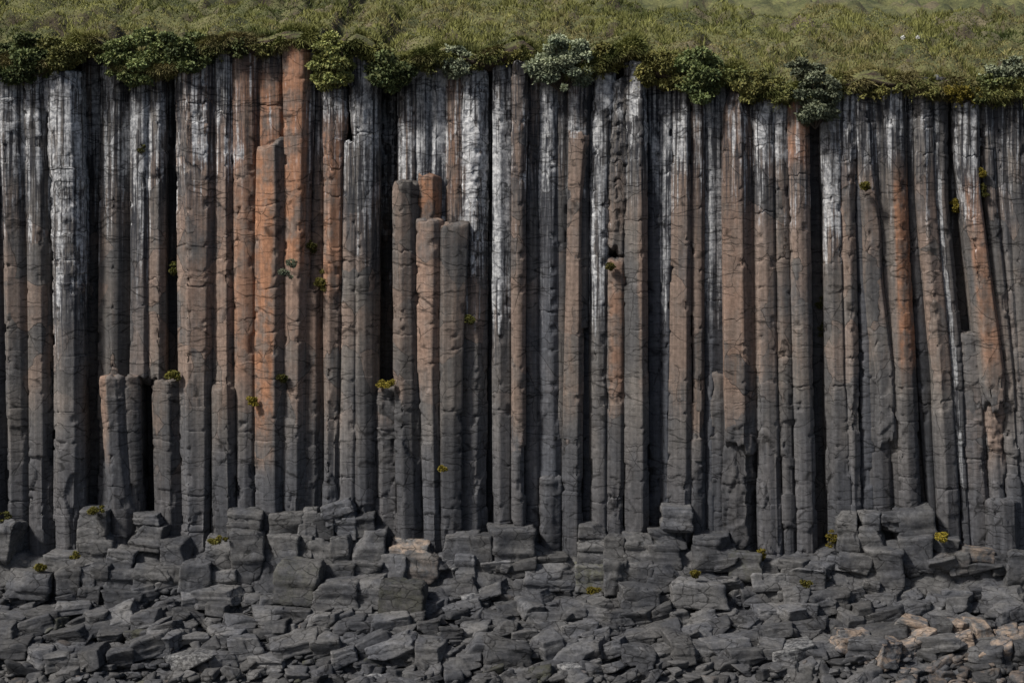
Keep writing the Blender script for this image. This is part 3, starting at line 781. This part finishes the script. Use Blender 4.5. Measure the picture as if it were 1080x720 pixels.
# low bedrock mass that carries the ledge blocks
def bench():
    xs = np.arange(-24, 24.01, .12)
    prof = [(0, .3), (75, .2), (90, .6), (150, .6), (200, .2), (245, .5), (285, 1.0), (370, 1.0), (400, .4), (430, .2), (480, .4), (560, .6), (600, .1),
            (640, .5), (720, .6), (735, .3), (800, .1), (880, .4), (910, .7), (985, .8), (1000, .1), (1040, .2), (1080, .3)]
    top = np.interp(540 + xs * PPM, [p[0] for p in prof], [p[1] for p in prof])
    vs = np.linspace(0, 1, 26)
    P = np.zeros((len(xs), len(vs), 3))
    for j, v in enumerate(vs):
        if v < .4:
            y = 1.5 - v / .4 * 2.0; z = top
        else:
            y = -.40 - (v - .4) / .6 * 1.1; z = top + (ground_z(xs, np.full_like(xs, -1.5)) - .3 - top) * ((v - .4) / .6) ** 1.2
        P[:, j, 0] = xs; P[:, j, 1] = y; P[:, j, 2] = z
    X, Y, Z = P[..., 0], P[..., 1], P[..., 2]
    q = .14 * cells(X * 1.3 + Z * .2, Z * 2.5, Y * 1.2, 8) + .10 * fbm(X * 1.5, Y * 1.5, Z * 3, 3, 44)
    P[..., 1] -= q * .8; P[..., 2] += q * .6
    A = np.zeros(P.shape[:2] + (4,)); A[..., 2] = .75
    return sheet('bedrock_ledge', xs, vs, P[:, ::-1], M_RUBBLE, A.reshape(-1, 4))
bench()

# slabs of the talus: one named stone per spot; the landmark above each spot tells it apart
MARKS = [(12, 'the dark left edge column'), (42, 'the slim pale whitish topped column'), (72, 'the chalky white column'), (100, 'the wide black recess'),
 (128, 'the short orange edged column'), (152, 'the arched black gap'), (176, 'the short column with lit left face'), (203, 'the wide brown patchy column'),
 (234, 'the short smooth grey column'), (259, 'the orange brown column'), (285, 'the grey capped pillar'), (310, 'the tallest orange column'),
 (331, 'the moss clumps'), (350, 'the grey headed orange column'), (367, 'the pale grey white headed column'), (387, 'the flat plain grey column'),
 (407, 'the column topped with yellow moss'), (430, 'the first stepped pillar'), (453, 'the reddish stepped pillar'), (476, 'the lowest stepped pillar'),
 (500, 'the blocky white streaked column'), (520, 'the narrow black gap'), (535, 'the bright white column'), (555, 'the beige slender column'), (582, 'the slab capped lower column'),
 (604, 'the beige brown forward column'), (625, 'the three stacked slabs'), (649, 'the reddish flat topped column'), (672, 'the cracked whitish column'),
 (700, 'the blue black recess'), (720, 'the white headed brown column'), (738, 'the wedged orange chunk'), (760, 'the white curtain streaks'), (785, 'the pointed orange column'),
 (813, 'the brown column with white head'), (835, 'the slim grey brown column'), (854, 'the orange headed column'), (872, 'the mossy cleft'),
 (893, 'the whitish rounded column'), (915, 'the bluish blocks'), (937, 'the hanging broken column'), (962, 'the orange notched column'),
 (988, 'the dark slot'), (1010, 'the leaning grey brown column'), (1034, 'the dark triangular niche'), (1056, 'the low column stub'), (1076, 'the right picture edge column')]
ROWS = [(616, 'uppermost', .9), (633, 'second', .95), (651, 'middle', .95), (670, 'lower', 1.0), (692, 'lowest', 1.1)]
rr = random.Random(11)
for ri, (py, rown, sc) in enumerate(ROWS):
    for mi, (mx, nick) in enumerate(MARKS):
        if ri == 0 and (mx < 260 or 280 < mx < 445 or 600 < mx < 760): continue
        px = mx + rr.uniform(-6, 6); pyy = py + rr.uniform(-7, 7)
        Y = depth_for(pyy) + .4
        x = px_x(px, Y)
        w = rr.uniform(.65, 1.5) * sc; h = rr.uniform(.36, .66) * sc; dp = rr.uniform(.7, 1.2)
        z = float(ground_z(np.array([x]), np.array([Y]))[0]) - .12
        shape = 'slab' if h / w < .42 else ('block' if h / w < .68 else 'chunk')
        tone = rr.uniform(.62, 1.25)
        tw = 'dark' if tone < .85 else ('grey' if tone < 1.0 else 'pale')
        ex = {}
        if ri >= 3 and mx > 880 and rr.random() < .65: ex = {'rust': .8}; tone = max(tone, 1.15); tw = 'buff stained'
        if rr.random() < .04: ex['white'] = .3
        rock('flat_rock' if shape == 'slab' else 'angular_rock', f'{tw} {shape} in the {rown} talus row, straight below {nick}', 'rock', None,
             (x, Y, z), (w, dp, h), (rr.uniform(-.12, .12), rr.gauss(-.10, .12), rr.uniform(-.35, .35)), tone, n=18, cuts=3, tiltn=.13, **ex)

# uncountable small stones and splinters
def rubble():
    r = np.random.RandomState(5)
    Vs, Fs, As, off = [], [], [], 0
    for k in range(4200):
        x = r.uniform(-21, 21); y = -abs(r.uniform(.8, 7.0))
        s = .10 + .42 * r.rand() ** 2.0
        n = 10 if s > .3 else 4
        V, Fc = rock_verts((s * r.uniform(.9, 2.0), s * r.uniform(.7, 1.3), s * r.uniform(.4, .9)), 3000 + k, n, 3, .2, 20)
        V = V @ rot_xyz(r.normal(.1, .2), r.normal(-.12, .18), r.uniform(-.8, .8)).T
        z = float(ground_z(np.array([x]), np.array([y]))[0])
        Vs.append(V + np.array([x, y, z + s * .12])); Fs.append(Fc + off); off += len(V)
        As.append(np.tile(np.array([[.35 if r.rand() < .01 else 0, .5 if (x > 11 and y < -4 and r.rand() < .35) else (.3 if r.rand() < .03 else 0), r.uniform(.6, 1.25), .5 if r.rand() < .02 else 0]]), (len(V), 1)))
    me = mesh_np('rubble', np.concatenate(Vs), [np.concatenate(Fs)], np.concatenate(As))
    return link('rubble', me, M_RUBBLE, label='grey broken stone rubble filling the talus between the slabs', cat='rubble', kind='stuff')
rubble()
def turf_point(x, v):
    """v<0: lip hanging over the columns, v>=0: metres back from the edge"""
    ze = edge_z(x)
    lip = .30 + .22 * fbm(x * .9, x * 0, x * 0 + 3, 2, 61)
    t = np.clip(v + 1, 0, 1)                # 0 bottom of the lip .. 1 crest
    yl = .25 - (lip + .25) * np.sin(np.clip(t * 1.9, 0, 1) * math.pi / 2) + (lip + .05) * np.clip(t - .55, 0, 1) / .45 * .7
    zl = ze + .62 * t ** .8 * (1 + .35 * fbm(x * .7, x * 0, x * 0, 2, 62))
    vb = np.clip(v, 0, None)
    zcrest = ze + .62 * (1 + .35 * fbm(x * .7, x * 0, x * 0, 2, 62))
    base = 17.35 - .35 * smooth(0, 12, x)     # the plateau evens out the ragged edge
    k = smooth(0, 5, vb)
    zb = zcrest * (1 - k) + np.maximum(base, zcrest * .4 + base * .6) * k + .255 * np.minimum(vb, 150) + .05 * np.clip(vb - 150, 0, 200)
    m = fbm(x * .75, vb * .55, x * 0, 3, 63)
    zb = zb + (.40 * m + .85 * np.abs(fbm(x * 1.0, vb * .8, x * 0, 2, 64)) - .22) * smooth(0, 1.2, vb)
    y = np.where(v < 0, yl, .02 + vb - .05); z = np.where(v < 0, zl, zb)
    j = .10 * fbm(x * 3.0, v * 4.0, x * 0, 2, 65)
    return y - j * (v < 0.3), z + j * .5

def plateau():
    xs = np.concatenate([np.arange(-170, -26, 6), np.arange(-26, 26, .15), np.arange(26, 171, 6)])
    vs = np.concatenate([np.linspace(-1, 0, 12), np.arange(.15, 14, .17), np.arange(14, 30, .8), np.arange(30, 260, 10)])
    X, Vv = np.meshgrid(xs, vs, indexing='ij')
    Y, Z = turf_point(X, Vv)
    P = np.stack([X, Y, Z], -1)
    return sheet('turf_ground', xs, vs, P, M_SOIL, smooth_shade=True)
plateau()

def leaves(P, N, size, r, asp=.45, droop=0.0):
    """diamond leaves at P with axis N; returns verts, quads"""
    n = len(P)
    a = N + r.normal(0, .55, (n, 3)); a[:, 2] -= droop
    a /= np.linalg.norm(a, axis=1, keepdims=True) + 1e-9
    b = np.cross(a, r.normal(0, 1, (n, 3))); b /= np.linalg.norm(b, axis=1, keepdims=True) + 1e-9
    s = (size * r.uniform(.6, 1.4, n))[:, None]
    V = np.stack([P - a * s * .5, P + b * s * asp * .5, P + a * s * .5, P - b * s * asp * .5], axis=1).reshape(-1, 3)
    q = np.arange(n * 4).reshape(n, 4)
    return V, q

def grass():
    r = np.random.RandomState(8)
    n1, n2 = 110000, 160000
    x = np.concatenate([r.uniform(-20, 20, n1), r.uniform(-24, 24, n2)])
    v = np.concatenate([r.uniform(-1.0, .5, n1), 14.5 * r.rand(n2) ** 1.25])
    y, z = turf_point(x, v)
    keep = (v > .15) | (fbm(x * 1.4, v * 1.2, x * 0, 2, 90) > -.12)
    x, v, y, z = x[keep], v[keep], y[keep], z[keep]
    n = len(x)
    onlip = v < .2
    tuss = fbm(x * .75, np.clip(v, 0, 99) * .55, x * 0, 3, 63)
    tus2 = smooth(-.05, .45, fbm(x * 1.5, np.clip(v, 0, 99) * 1.0, x * 0, 2, 95))
    h = np.where(onlip, r.uniform(.10, .36, n), r.uniform(.07, .16, n) * (.6 + 1.9 * tus2))
    ax = np.stack([r.normal(0, .45, n), np.where(onlip, -.9, -.25) + r.normal(0, .4, n), np.where(onlip, .1, 1.0) + r.normal(0, .35, n)], -1)
    ax /= np.linalg.norm(ax, axis=1, keepdims=True)
    wv = np.cross(ax, np.stack([r.normal(0, .3, n), np.ones(n), r.normal(0, .3, n)], -1)); wv /= np.linalg.norm(wv, axis=1, keepdims=True) + 1e-9
    B = np.stack([x, y, z], -1)
    w = r.uniform(.012, .032, n)[:, None]
    tip = B + ax * h[:, None]; tip[:, 2] -= np.where(onlip, h * .35, h * .1)
    V = np.stack([B - wv * w, B + wv * w, tip], 1).reshape(-1, 3)
    tri = np.arange(n * 3).reshape(n, 3)
    patch = fbm(x * .35, v * .28, x * 0, 3, 71)
    dry = .75 * smooth(.14, .5, fbm(x * .22 + 4, v * .30, x * 0, 3, 72) + r.normal(0, .12, n) + .08 * smooth(4, 12, v) + .30 * (1 - smooth(-.05, .45, fbm(x * 1.5, np.clip(v, 0, 99) * 1.0, x * 0, 2, 95))) - .12)
    hol = np.abs(fbm(x * 1.0, np.clip(v, 0, 99) * .8, x * 0, 2, 64))  # relief hollows, used to put shade between tussocks into the grass colour
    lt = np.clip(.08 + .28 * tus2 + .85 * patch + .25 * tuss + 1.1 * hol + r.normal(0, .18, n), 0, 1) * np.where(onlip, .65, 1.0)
    yel = .6 * smooth(.2, .5, fbm(x * .5, v, x * 0, 2, 73)) * onlip
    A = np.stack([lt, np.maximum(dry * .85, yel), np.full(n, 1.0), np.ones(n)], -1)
    A = np.repeat(A, 3, axis=0)
    A[2::3, 0] = np.clip(A[2::3, 0] * 1.25 + .08, 0, 1)
    me = mesh_np('grass', V, [tri], A)
    link('grass', me, M_GRASS, label='olive tussocky grass and moss covering the cliff top', cat='grass', kind='stuff')
grass()

def tube(p0, p1, r0, r1, n=6):
    p0, p1 = np.array(p0, float), np.array(p1, float)
    d = p1 - p0; d /= np.linalg.norm(d) + 1e-9
    u = np.cross(d, [.3, .9, .2]); u /= np.linalg.norm(u); w = np.cross(d, u)
    a = np.arange(n) * 2 * math.pi / n
    ring = np.cos(a)[:, None] * u + np.sin(a)[:, None] * w
    V = np.concatenate([p0 + ring * r0, p1 + ring * r1]); j = np.arange(n); j2 = (j + 1) % n
    return V, np.stack([j, j2, n + j2, n + j], -1)

def shrub(px, py, wpx, hpx, Y, mat, label, warm=0.0, tone=1.0, seed=0, leaf=.12, dens=1.0, name='shrub', cat='shrub', droop=.15, group=None):
    """px,py = centre in the photo, wpx x hpx = its spread"""
    r = np.random.RandomState(900 + seed)
    cx, _, cz = at(px, py, Y)
    g_ = 1.22 if name == 'shrub' else 1.0
    W, Hh = wpx / PPM * g_, hpx / PPM * g_
    root = link(name, None, None, (cx, Y + W * .15, cz - Hh * .45), label=label, cat=cat, group=group)
    big = name in ('shrub', 'heath_clump')
    nb = int((16 if big else 6) * dens * (W * Hh) ** .5 + 5)
    P, N, L = [], [], []
    stems = []
    for k in range(nb):
        a = r.uniform(0, 2 * math.pi); q = math.sqrt(r.rand()) * (.80 if big else .85)
        c = np.array([math.cos(a) * q * W / 2 * 1.15, r.uniform(-.35, .2) * min(W, 1.2), (math.sin(a) * q * .58 + .45) * Hh])
        s0 = r.uniform(.11, .30) * (1.25 - .6 * q)
        rad = np.array([1.15, .9, r.uniform(.55, .9)]) * s0 * min(1.3, max(.5, Hh))
        n = int(210 * dens * (rad[0] / .22) ** 2 * (.10 / leaf) ** 1.6) + 22
        d = r.normal(0, 1, (n, 3)); d /= np.linalg.norm(d, axis=1, keepdims=True)
        rr_ = r.uniform(.3, 1.15, n) ** .6
        p = c + d * rad * rr_[:, None]
        cl = r.normal(0, .16)
        P.append(p); N.append(d)
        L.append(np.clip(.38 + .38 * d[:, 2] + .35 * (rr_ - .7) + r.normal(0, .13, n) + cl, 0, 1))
        stems.append(c)
        if big:                                     # loose sprigs beyond the clump
            for j in range(2):
                u = r.normal(0, 1, 3); u[2] = u[2] * .8 - .1; u /= np.linalg.norm(u)
                tt = np.linspace(.6, r.uniform(1.3, 2.2), 9)
                p = c + u * tt[:, None] * s0 + r.normal(0, .025, (9, 3))
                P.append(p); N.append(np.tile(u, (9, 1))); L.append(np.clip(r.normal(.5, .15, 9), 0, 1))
    P, N, L = np.concatenate(P), np.concatenate(N), np.concatenate(L)
    V, q = leaves(P, N, np.full(len(P), leaf), r, .55, droop)
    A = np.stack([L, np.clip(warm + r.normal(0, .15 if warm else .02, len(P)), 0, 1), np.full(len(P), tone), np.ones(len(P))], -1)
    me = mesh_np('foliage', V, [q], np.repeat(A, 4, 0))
    link('foliage', me, mat, (0, 0, 0), parent=root)
    if name == 'shrub':
        vs, fs, off = [], [], 0
        for c in stems:
            v, f = tube((0, .15, -.1), c, .022, .008); vs.append(v); fs.append(f + off); off += len(v)
        link('stem', mesh_np('stem', np.concatenate(vs), [np.concatenate(fs)]), M_BARK, (0, 0, 0), parent=root)
    return root

S = shrub
S(24, 62, 62, 42, -.35, M_GREEN, 'dark green leafy bush hanging over the cliff at the left corner', .05, .85, 1)
S(62, 58, 34, 34, -.25, M_GREEN, 'olive bush between the left corner bush and the bare brown notch', .55, .8, 2)
S(150, 60, 84, 46, -.45, M_GREEN, 'widest fresh green bush spilling over the dark streaked columns', .12, 1.3, 3)
S(196, 54, 50, 34, -.35, M_GREEN, 'low dark green bush right of the widest fresh green bush', .05, .9, 4)
S(248, 50, 40, 18, -.2, M_GREEN, 'thin ragged green bush above the orange brown column', .2, .7, 5)
S(350, 66, 38, 52, -.35, M_GREEN, 'bright yellow green bush hanging right of the tallest orange column', .40, 1.6, 6)
S(385, 52, 40, 20, -.15, M_GREEN, 'flat yellowish bush above the flat plain grey column', .45, 1.0, 7)
S(413, 76, 42, 32, -.35, M_GREEN, 'drooping dark green bush over the black rough recess', .05, .8, 8)
S(478, 66, 30, 26, -.35, M_WILLOW, 'small grey leaved bush above the brown column with white drips', .1, 1.35, 9)
S(591, 66, 58, 48, -.6, M_WILLOW, 'large silvery grey willow bush at the middle of the cliff edge', .05, 1.6, 10)
S(738, 78, 46, 46, -.45, M_GREEN, 'dark grey green bush above the dark blue streaked columns', .05, 1.1, 11)
S(700, 74, 42, 32, -.3, M_GREEN, 'brownish olive bush left of the dark grey green bush', .75, .75, 12)
S(640, 62, 40, 24, -.2, M_GREEN, 'brownish moss bush right of the silvery willow', .75, .75, 13)
S(862, 104, 36, 52, -.45, M_WILLOW, 'drooping grey green bush hanging into the mossy cleft', .15, .95, 14)
S(850, 76, 30, 22, -.3, M_WILLOW, 'pale bush on the turf just above the orange headed column', .2, .75, 15)
S(1064, 76, 36, 26, .3, M_WILLOW, 'pale grey bush on the turf near the right picture edge', .1, 1.2, 16)
S(1046, 96, 62, 26, -.45, M_GREEN, 'dark green bush overhanging above the leaning columns', .25, .85, 17)
S(800, 92, 44, 26, -.35, M_GREEN, 'mossy olive bush right above the pointed orange column', .65, .8, 18)
S(1016, 98, 36, 16, -.45, M_MOSS, 'yellow flowering cushion at the turf edge over the dark niche', .75, .8, 19, leaf=.07)

for k_, (hx, hy, ww, hh, warm, tn, nick) in enumerate([
    (100, 50, 36, 14, .5, .7, 'above the notch of the black recess'), (228, 52, 34, 14, .4, .7, 'above the white topped brown column'),
    (276, 52, 32, 14, .6, .7, 'beside the tallest orange column'), (446, 68, 40, 20, .5, .85, 'above the bluish twin streaked column'),
    (508, 66, 44, 22, .45, .8, 'above the narrow black gap'), (540, 60, 36, 18, .7, .8, 'above the bright white streaked column'),
    (626, 70, 40, 24, .6, .8, 'left above the jagged blocky column'), (672, 58, 44, 18, .8, .75, 'above the cracked whitish column'),
    (716, 88, 40, 22, .5, .7, 'above the blue black recessed columns'), (770, 80, 44, 22, .35, .9, 'left above the pointed orange column'),
    (826, 100, 46, 26, .45, .85, 'above the brown and slim grey columns'), (892, 92, 46, 20, .6, .8, 'above the white headed columns'),
    (926, 96, 44, 18, .75, .8, 'above the dull grey set back column'), (962, 92, 46, 20, .5, .85, 'above the dark slot'),
    (990, 98, 40, 18, .65, .8, 'above the leaning grey brown column'), (1078, 98, 40, 18, .4, .8, 'above the right picture edge column')]):
    S(hx, hy, ww * 1.1, hh * .75, -.3, M_GREEN, 'low olive heath clump at the turf edge ' + nick, warm, tn * 1.15, 60 + k_, leaf=.085, name='heath_clump', cat='heath')

def tuft(px, py, wpx, hpx, Y, label, warm, tone=1.0, seed=0, mat=None, name='moss_clump', cat='moss'):
    return shrub(px, py, wpx * .85, hpx * .8, Y, mat or M_MOSS, label, warm, tone * .85, 100 + seed, leaf=.065, dens=1.0, name=name, cat=cat, droop=.35)
T = tuft
T(183, 282, 8, 14, .35, 'small green moss clump halfway up the mossy dark slot', .05, 1.2, 1)
T(180, 396, 18, 16, -.2, 'yellow green plant on top of the short column with lit left face', .25, 1.4, 2, name='cliff_plant', cat='plant')
T(304, 283, 22, 24, -.75, 'small grey green shrub growing from the right of the grey capped pillar', .0, .9, 3, M_WILLOW, name='cliff_plant', cat='plant')
T(326, 261, 13, 18, .1, 'upper moss clump in the recess right of the tallest orange column', .2, .7, 4)
T(340, 296, 10, 28, .05, 'lower olive moss clump in the recess right of the tallest orange column', .35, .8, 5)
T(298, 397, 8, 12, -.3, 'small dark moss clump in the slit right of the grey capped pillar', .1, .7, 7)
T(267, 422, 9, 12, -.4, 'tiny yellow plant low on the orange brown column', .8, 1.3, 8, name='cliff_plant', cat='plant')
T(406, 404, 26, 14, -.35, 'bright yellow moss cushion on the short cracked column', .75, 1.3, 9)
T(494, 337, 10, 12, -.25, 'small green plant on the blocky white streaked column', .1, .9, 10, name='cliff_plant', cat='plant')
T(149, 157, 8, 12, .1, 'small dark moss clump high on the bluish white streaked column', .1, .7, 11)
T(1008, 218, 12, 18, .4, 'orange yellow moss patch in the dark triangular niche', .9, .8, 12)
T(1036, 182, 8, 12, -.1, 'yellow moss spot high beside the leaning white and orange column', .85, 1.0, 13)
T(1036, 202, 9, 22, -.1, 'green moss strip beneath the yellow moss spot', .15, .9, 14)
T(866, 318, 7, 20, .6, 'green moss patch halfway down the mossy cleft', .1, .8, 15)
T(869, 345, 8, 26, .6, 'longest hanging moss streak in the mossy cleft', .1, .6, 16)
T(644, 281, 8, 8, -.3, 'olive moss on the flat top of the reddish column', .35, .7, 19)
T(914, 196, 10, 10, -.5, 'olive moss high on the hanging broken column', .4, .8, 21)
T(993, 566, 16, 9, -1.1, 'bright yellow plant at the foot of the leaning columns', .9, 1.3, 22, name='cliff_plant', cat='plant')
T(877, 568, 9, 22, -.6, 'rusty orange lichen tuft at the foot of the mossy cleft', 1.0, .7, 23)
T(100, 537, 24, 9, -1.0, 'yellow green grass tuft on the squarish block in the black recess', .3, 1.0, 24, name='grass_tuft', cat='grass tuft')
T(80, 586, 14, 8, -1.6, 'green tuft at the foot of the chalky white column', .3, 1.0, 25, name='grass_tuft', cat='grass tuft')
T(42, 599, 12, 8, -1.4, 'yellowish tuft at the foot of the slim pale column', .5, .9, 26, name='grass_tuft', cat='grass tuft')
T(4, 545, 12, 16, -.3, 'dark green tuft at the left picture edge above the pale topped block', .1, .7, 27, name='grass_tuft', cat='grass tuft')
T(230, 570, 22, 9, -1.4, 'yellow green grass tuft on the solid dark cube', .4, 1.0, 28, name='grass_tuft', cat='grass tuft')
T(467, 495, 7, 10, -.95, 'small orange yellow moss spot on the dark stepped pillar', .9, .9, 30)
T(627, 622, 18, 7, -2.6, 'yellow moss strip below the three stacked slabs', .7, .7, 32)
T(803, 586, 5, 18, -.7, 'upright yellow lichen tuft right of the shattered foot', .9, .9, 33)
T(733, 605, 10, 14, -2.1, 'yellow moss tuft right below the dark bench', .6, .7, 34)
T(851, 615, 10, 8, -2.5, 'green tuft on the long dark slab', .35, .9, 35, name='grass_tuft', cat='grass tuft')

def flowers():
    r = np.random.RandomState(4)
    for (px, py, lab) in [(952, 47, 'left of two white cotton grass heads high on the turf'), (968, 46, 'right of two white cotton grass heads high on the turf'),
                          (1017, 63, 'single white cotton grass head near the brown bare patch')]:
        # find the turf under that picture row
        best = min((abs(px_row(x_of(px, v), v) - py), v) for v in np.arange(.2, 14, .1))
        v = best[1]; x = x_of(px, v)
        y, z = turf_point(np.array([x]), np.array([v]))
        n = 60
        d = r.normal(0, 1, (n, 3)); d /= np.linalg.norm(d, axis=1, keepdims=True)
        P = d * .06 + np.array([0, 0, .26])
        V, q = leaves(P, d, np.full(n, .07), r, .6)
        root = link('cotton_grass', None, None, (x, float(y[0]), float(z[0])), label=lab, cat='flower', group='white cotton grass heads')
        link('flower_head', mesh_np('flower_head', V, [q], np.tile([[.8, 0, 1, 1]], (len(V), 1))), M_FLOWER, parent=root)
        sv, sf = tube((0, 0, -.05), (0, 0, .24), .012, .008)
        link('stem', mesh_np('stem', sv, [sf], np.tile([[.5, 0, 1, 1]], (len(sv), 1))), M_GRASS, parent=root)
def x_of(px, v): return (px - 540) * (CAM_D + v) / CAM_D / PPM
def px_row(x, v):
    y, z = turf_point(np.array([x]), np.array([v]))
    return float(200 - (z[0] - CAM_Z) * PPM * CAM_D / (CAM_D + y[0]))
flowers()
# ------------------------------------------------------------------ camera, sky, sun
cam = bpy.data.cameras.new('camera')
cam.sensor_width = 36.0
cam.lens = 60.0
cam.shift_x = 0.0
cam.shift_y = -(CAM_Z - px_z(360, 0)) / 36.0
cam.clip_end = 2000.0
co = bpy.data.objects.new('camera', cam)
COL.objects.link(co)
co.location = (0, -CAM_D, CAM_Z)
co.rotation_euler = (math.radians(90), 0, 0)
SC.camera = co

SUN_EL, SUN_AZ = math.radians(46), math.radians(-126)     # azimuth clockwise from +Y: behind the camera, to the left
sd_ = np.array([math.sin(SUN_AZ) * math.cos(SUN_EL), math.cos(SUN_AZ) * math.cos(SUN_EL), math.sin(SUN_EL)])
sl = bpy.data.lights.new('sun', 'SUN')
sl.energy = 4.4
sl.angle = math.radians(7)
sl.color = (1.0, .96, .90)
so = bpy.data.objects.new('sun', sl)
COL.objects.link(so)
from mathutils import Vector
so.rotation_euler = Vector(tuple(-sd_)).to_track_quat('-Z', 'Y').to_euler()
so.location = (-20, -30, 40)

w = bpy.data.worlds.new('World')
SC.world = w
w.use_nodes = True
nt = w.node_tree
sky = nt.nodes.new('ShaderNodeTexSky')
sky.sky_type = 'NISHITA'
sky.sun_disc = False
sky.sun_elevation = SUN_EL
sky.sun_rotation = SUN_AZ
sky.air_density = 1.0; sky.dust_density = 3.0; sky.ozone_density = 1.0
bg = nt.nodes['Background']
bg.inputs['Strength'].default_value = .075
nt.links.new(sky.outputs[0], bg.inputs['Color'])

SC.render.engine = 'CYCLES'
SC.cycles.use_denoising = True
SC.cycles.max_bounces = 6
SC.view_settings.view_transform = 'Standard'
SC.view_settings.look = 'None'
SC.view_settings.exposure = 0.0
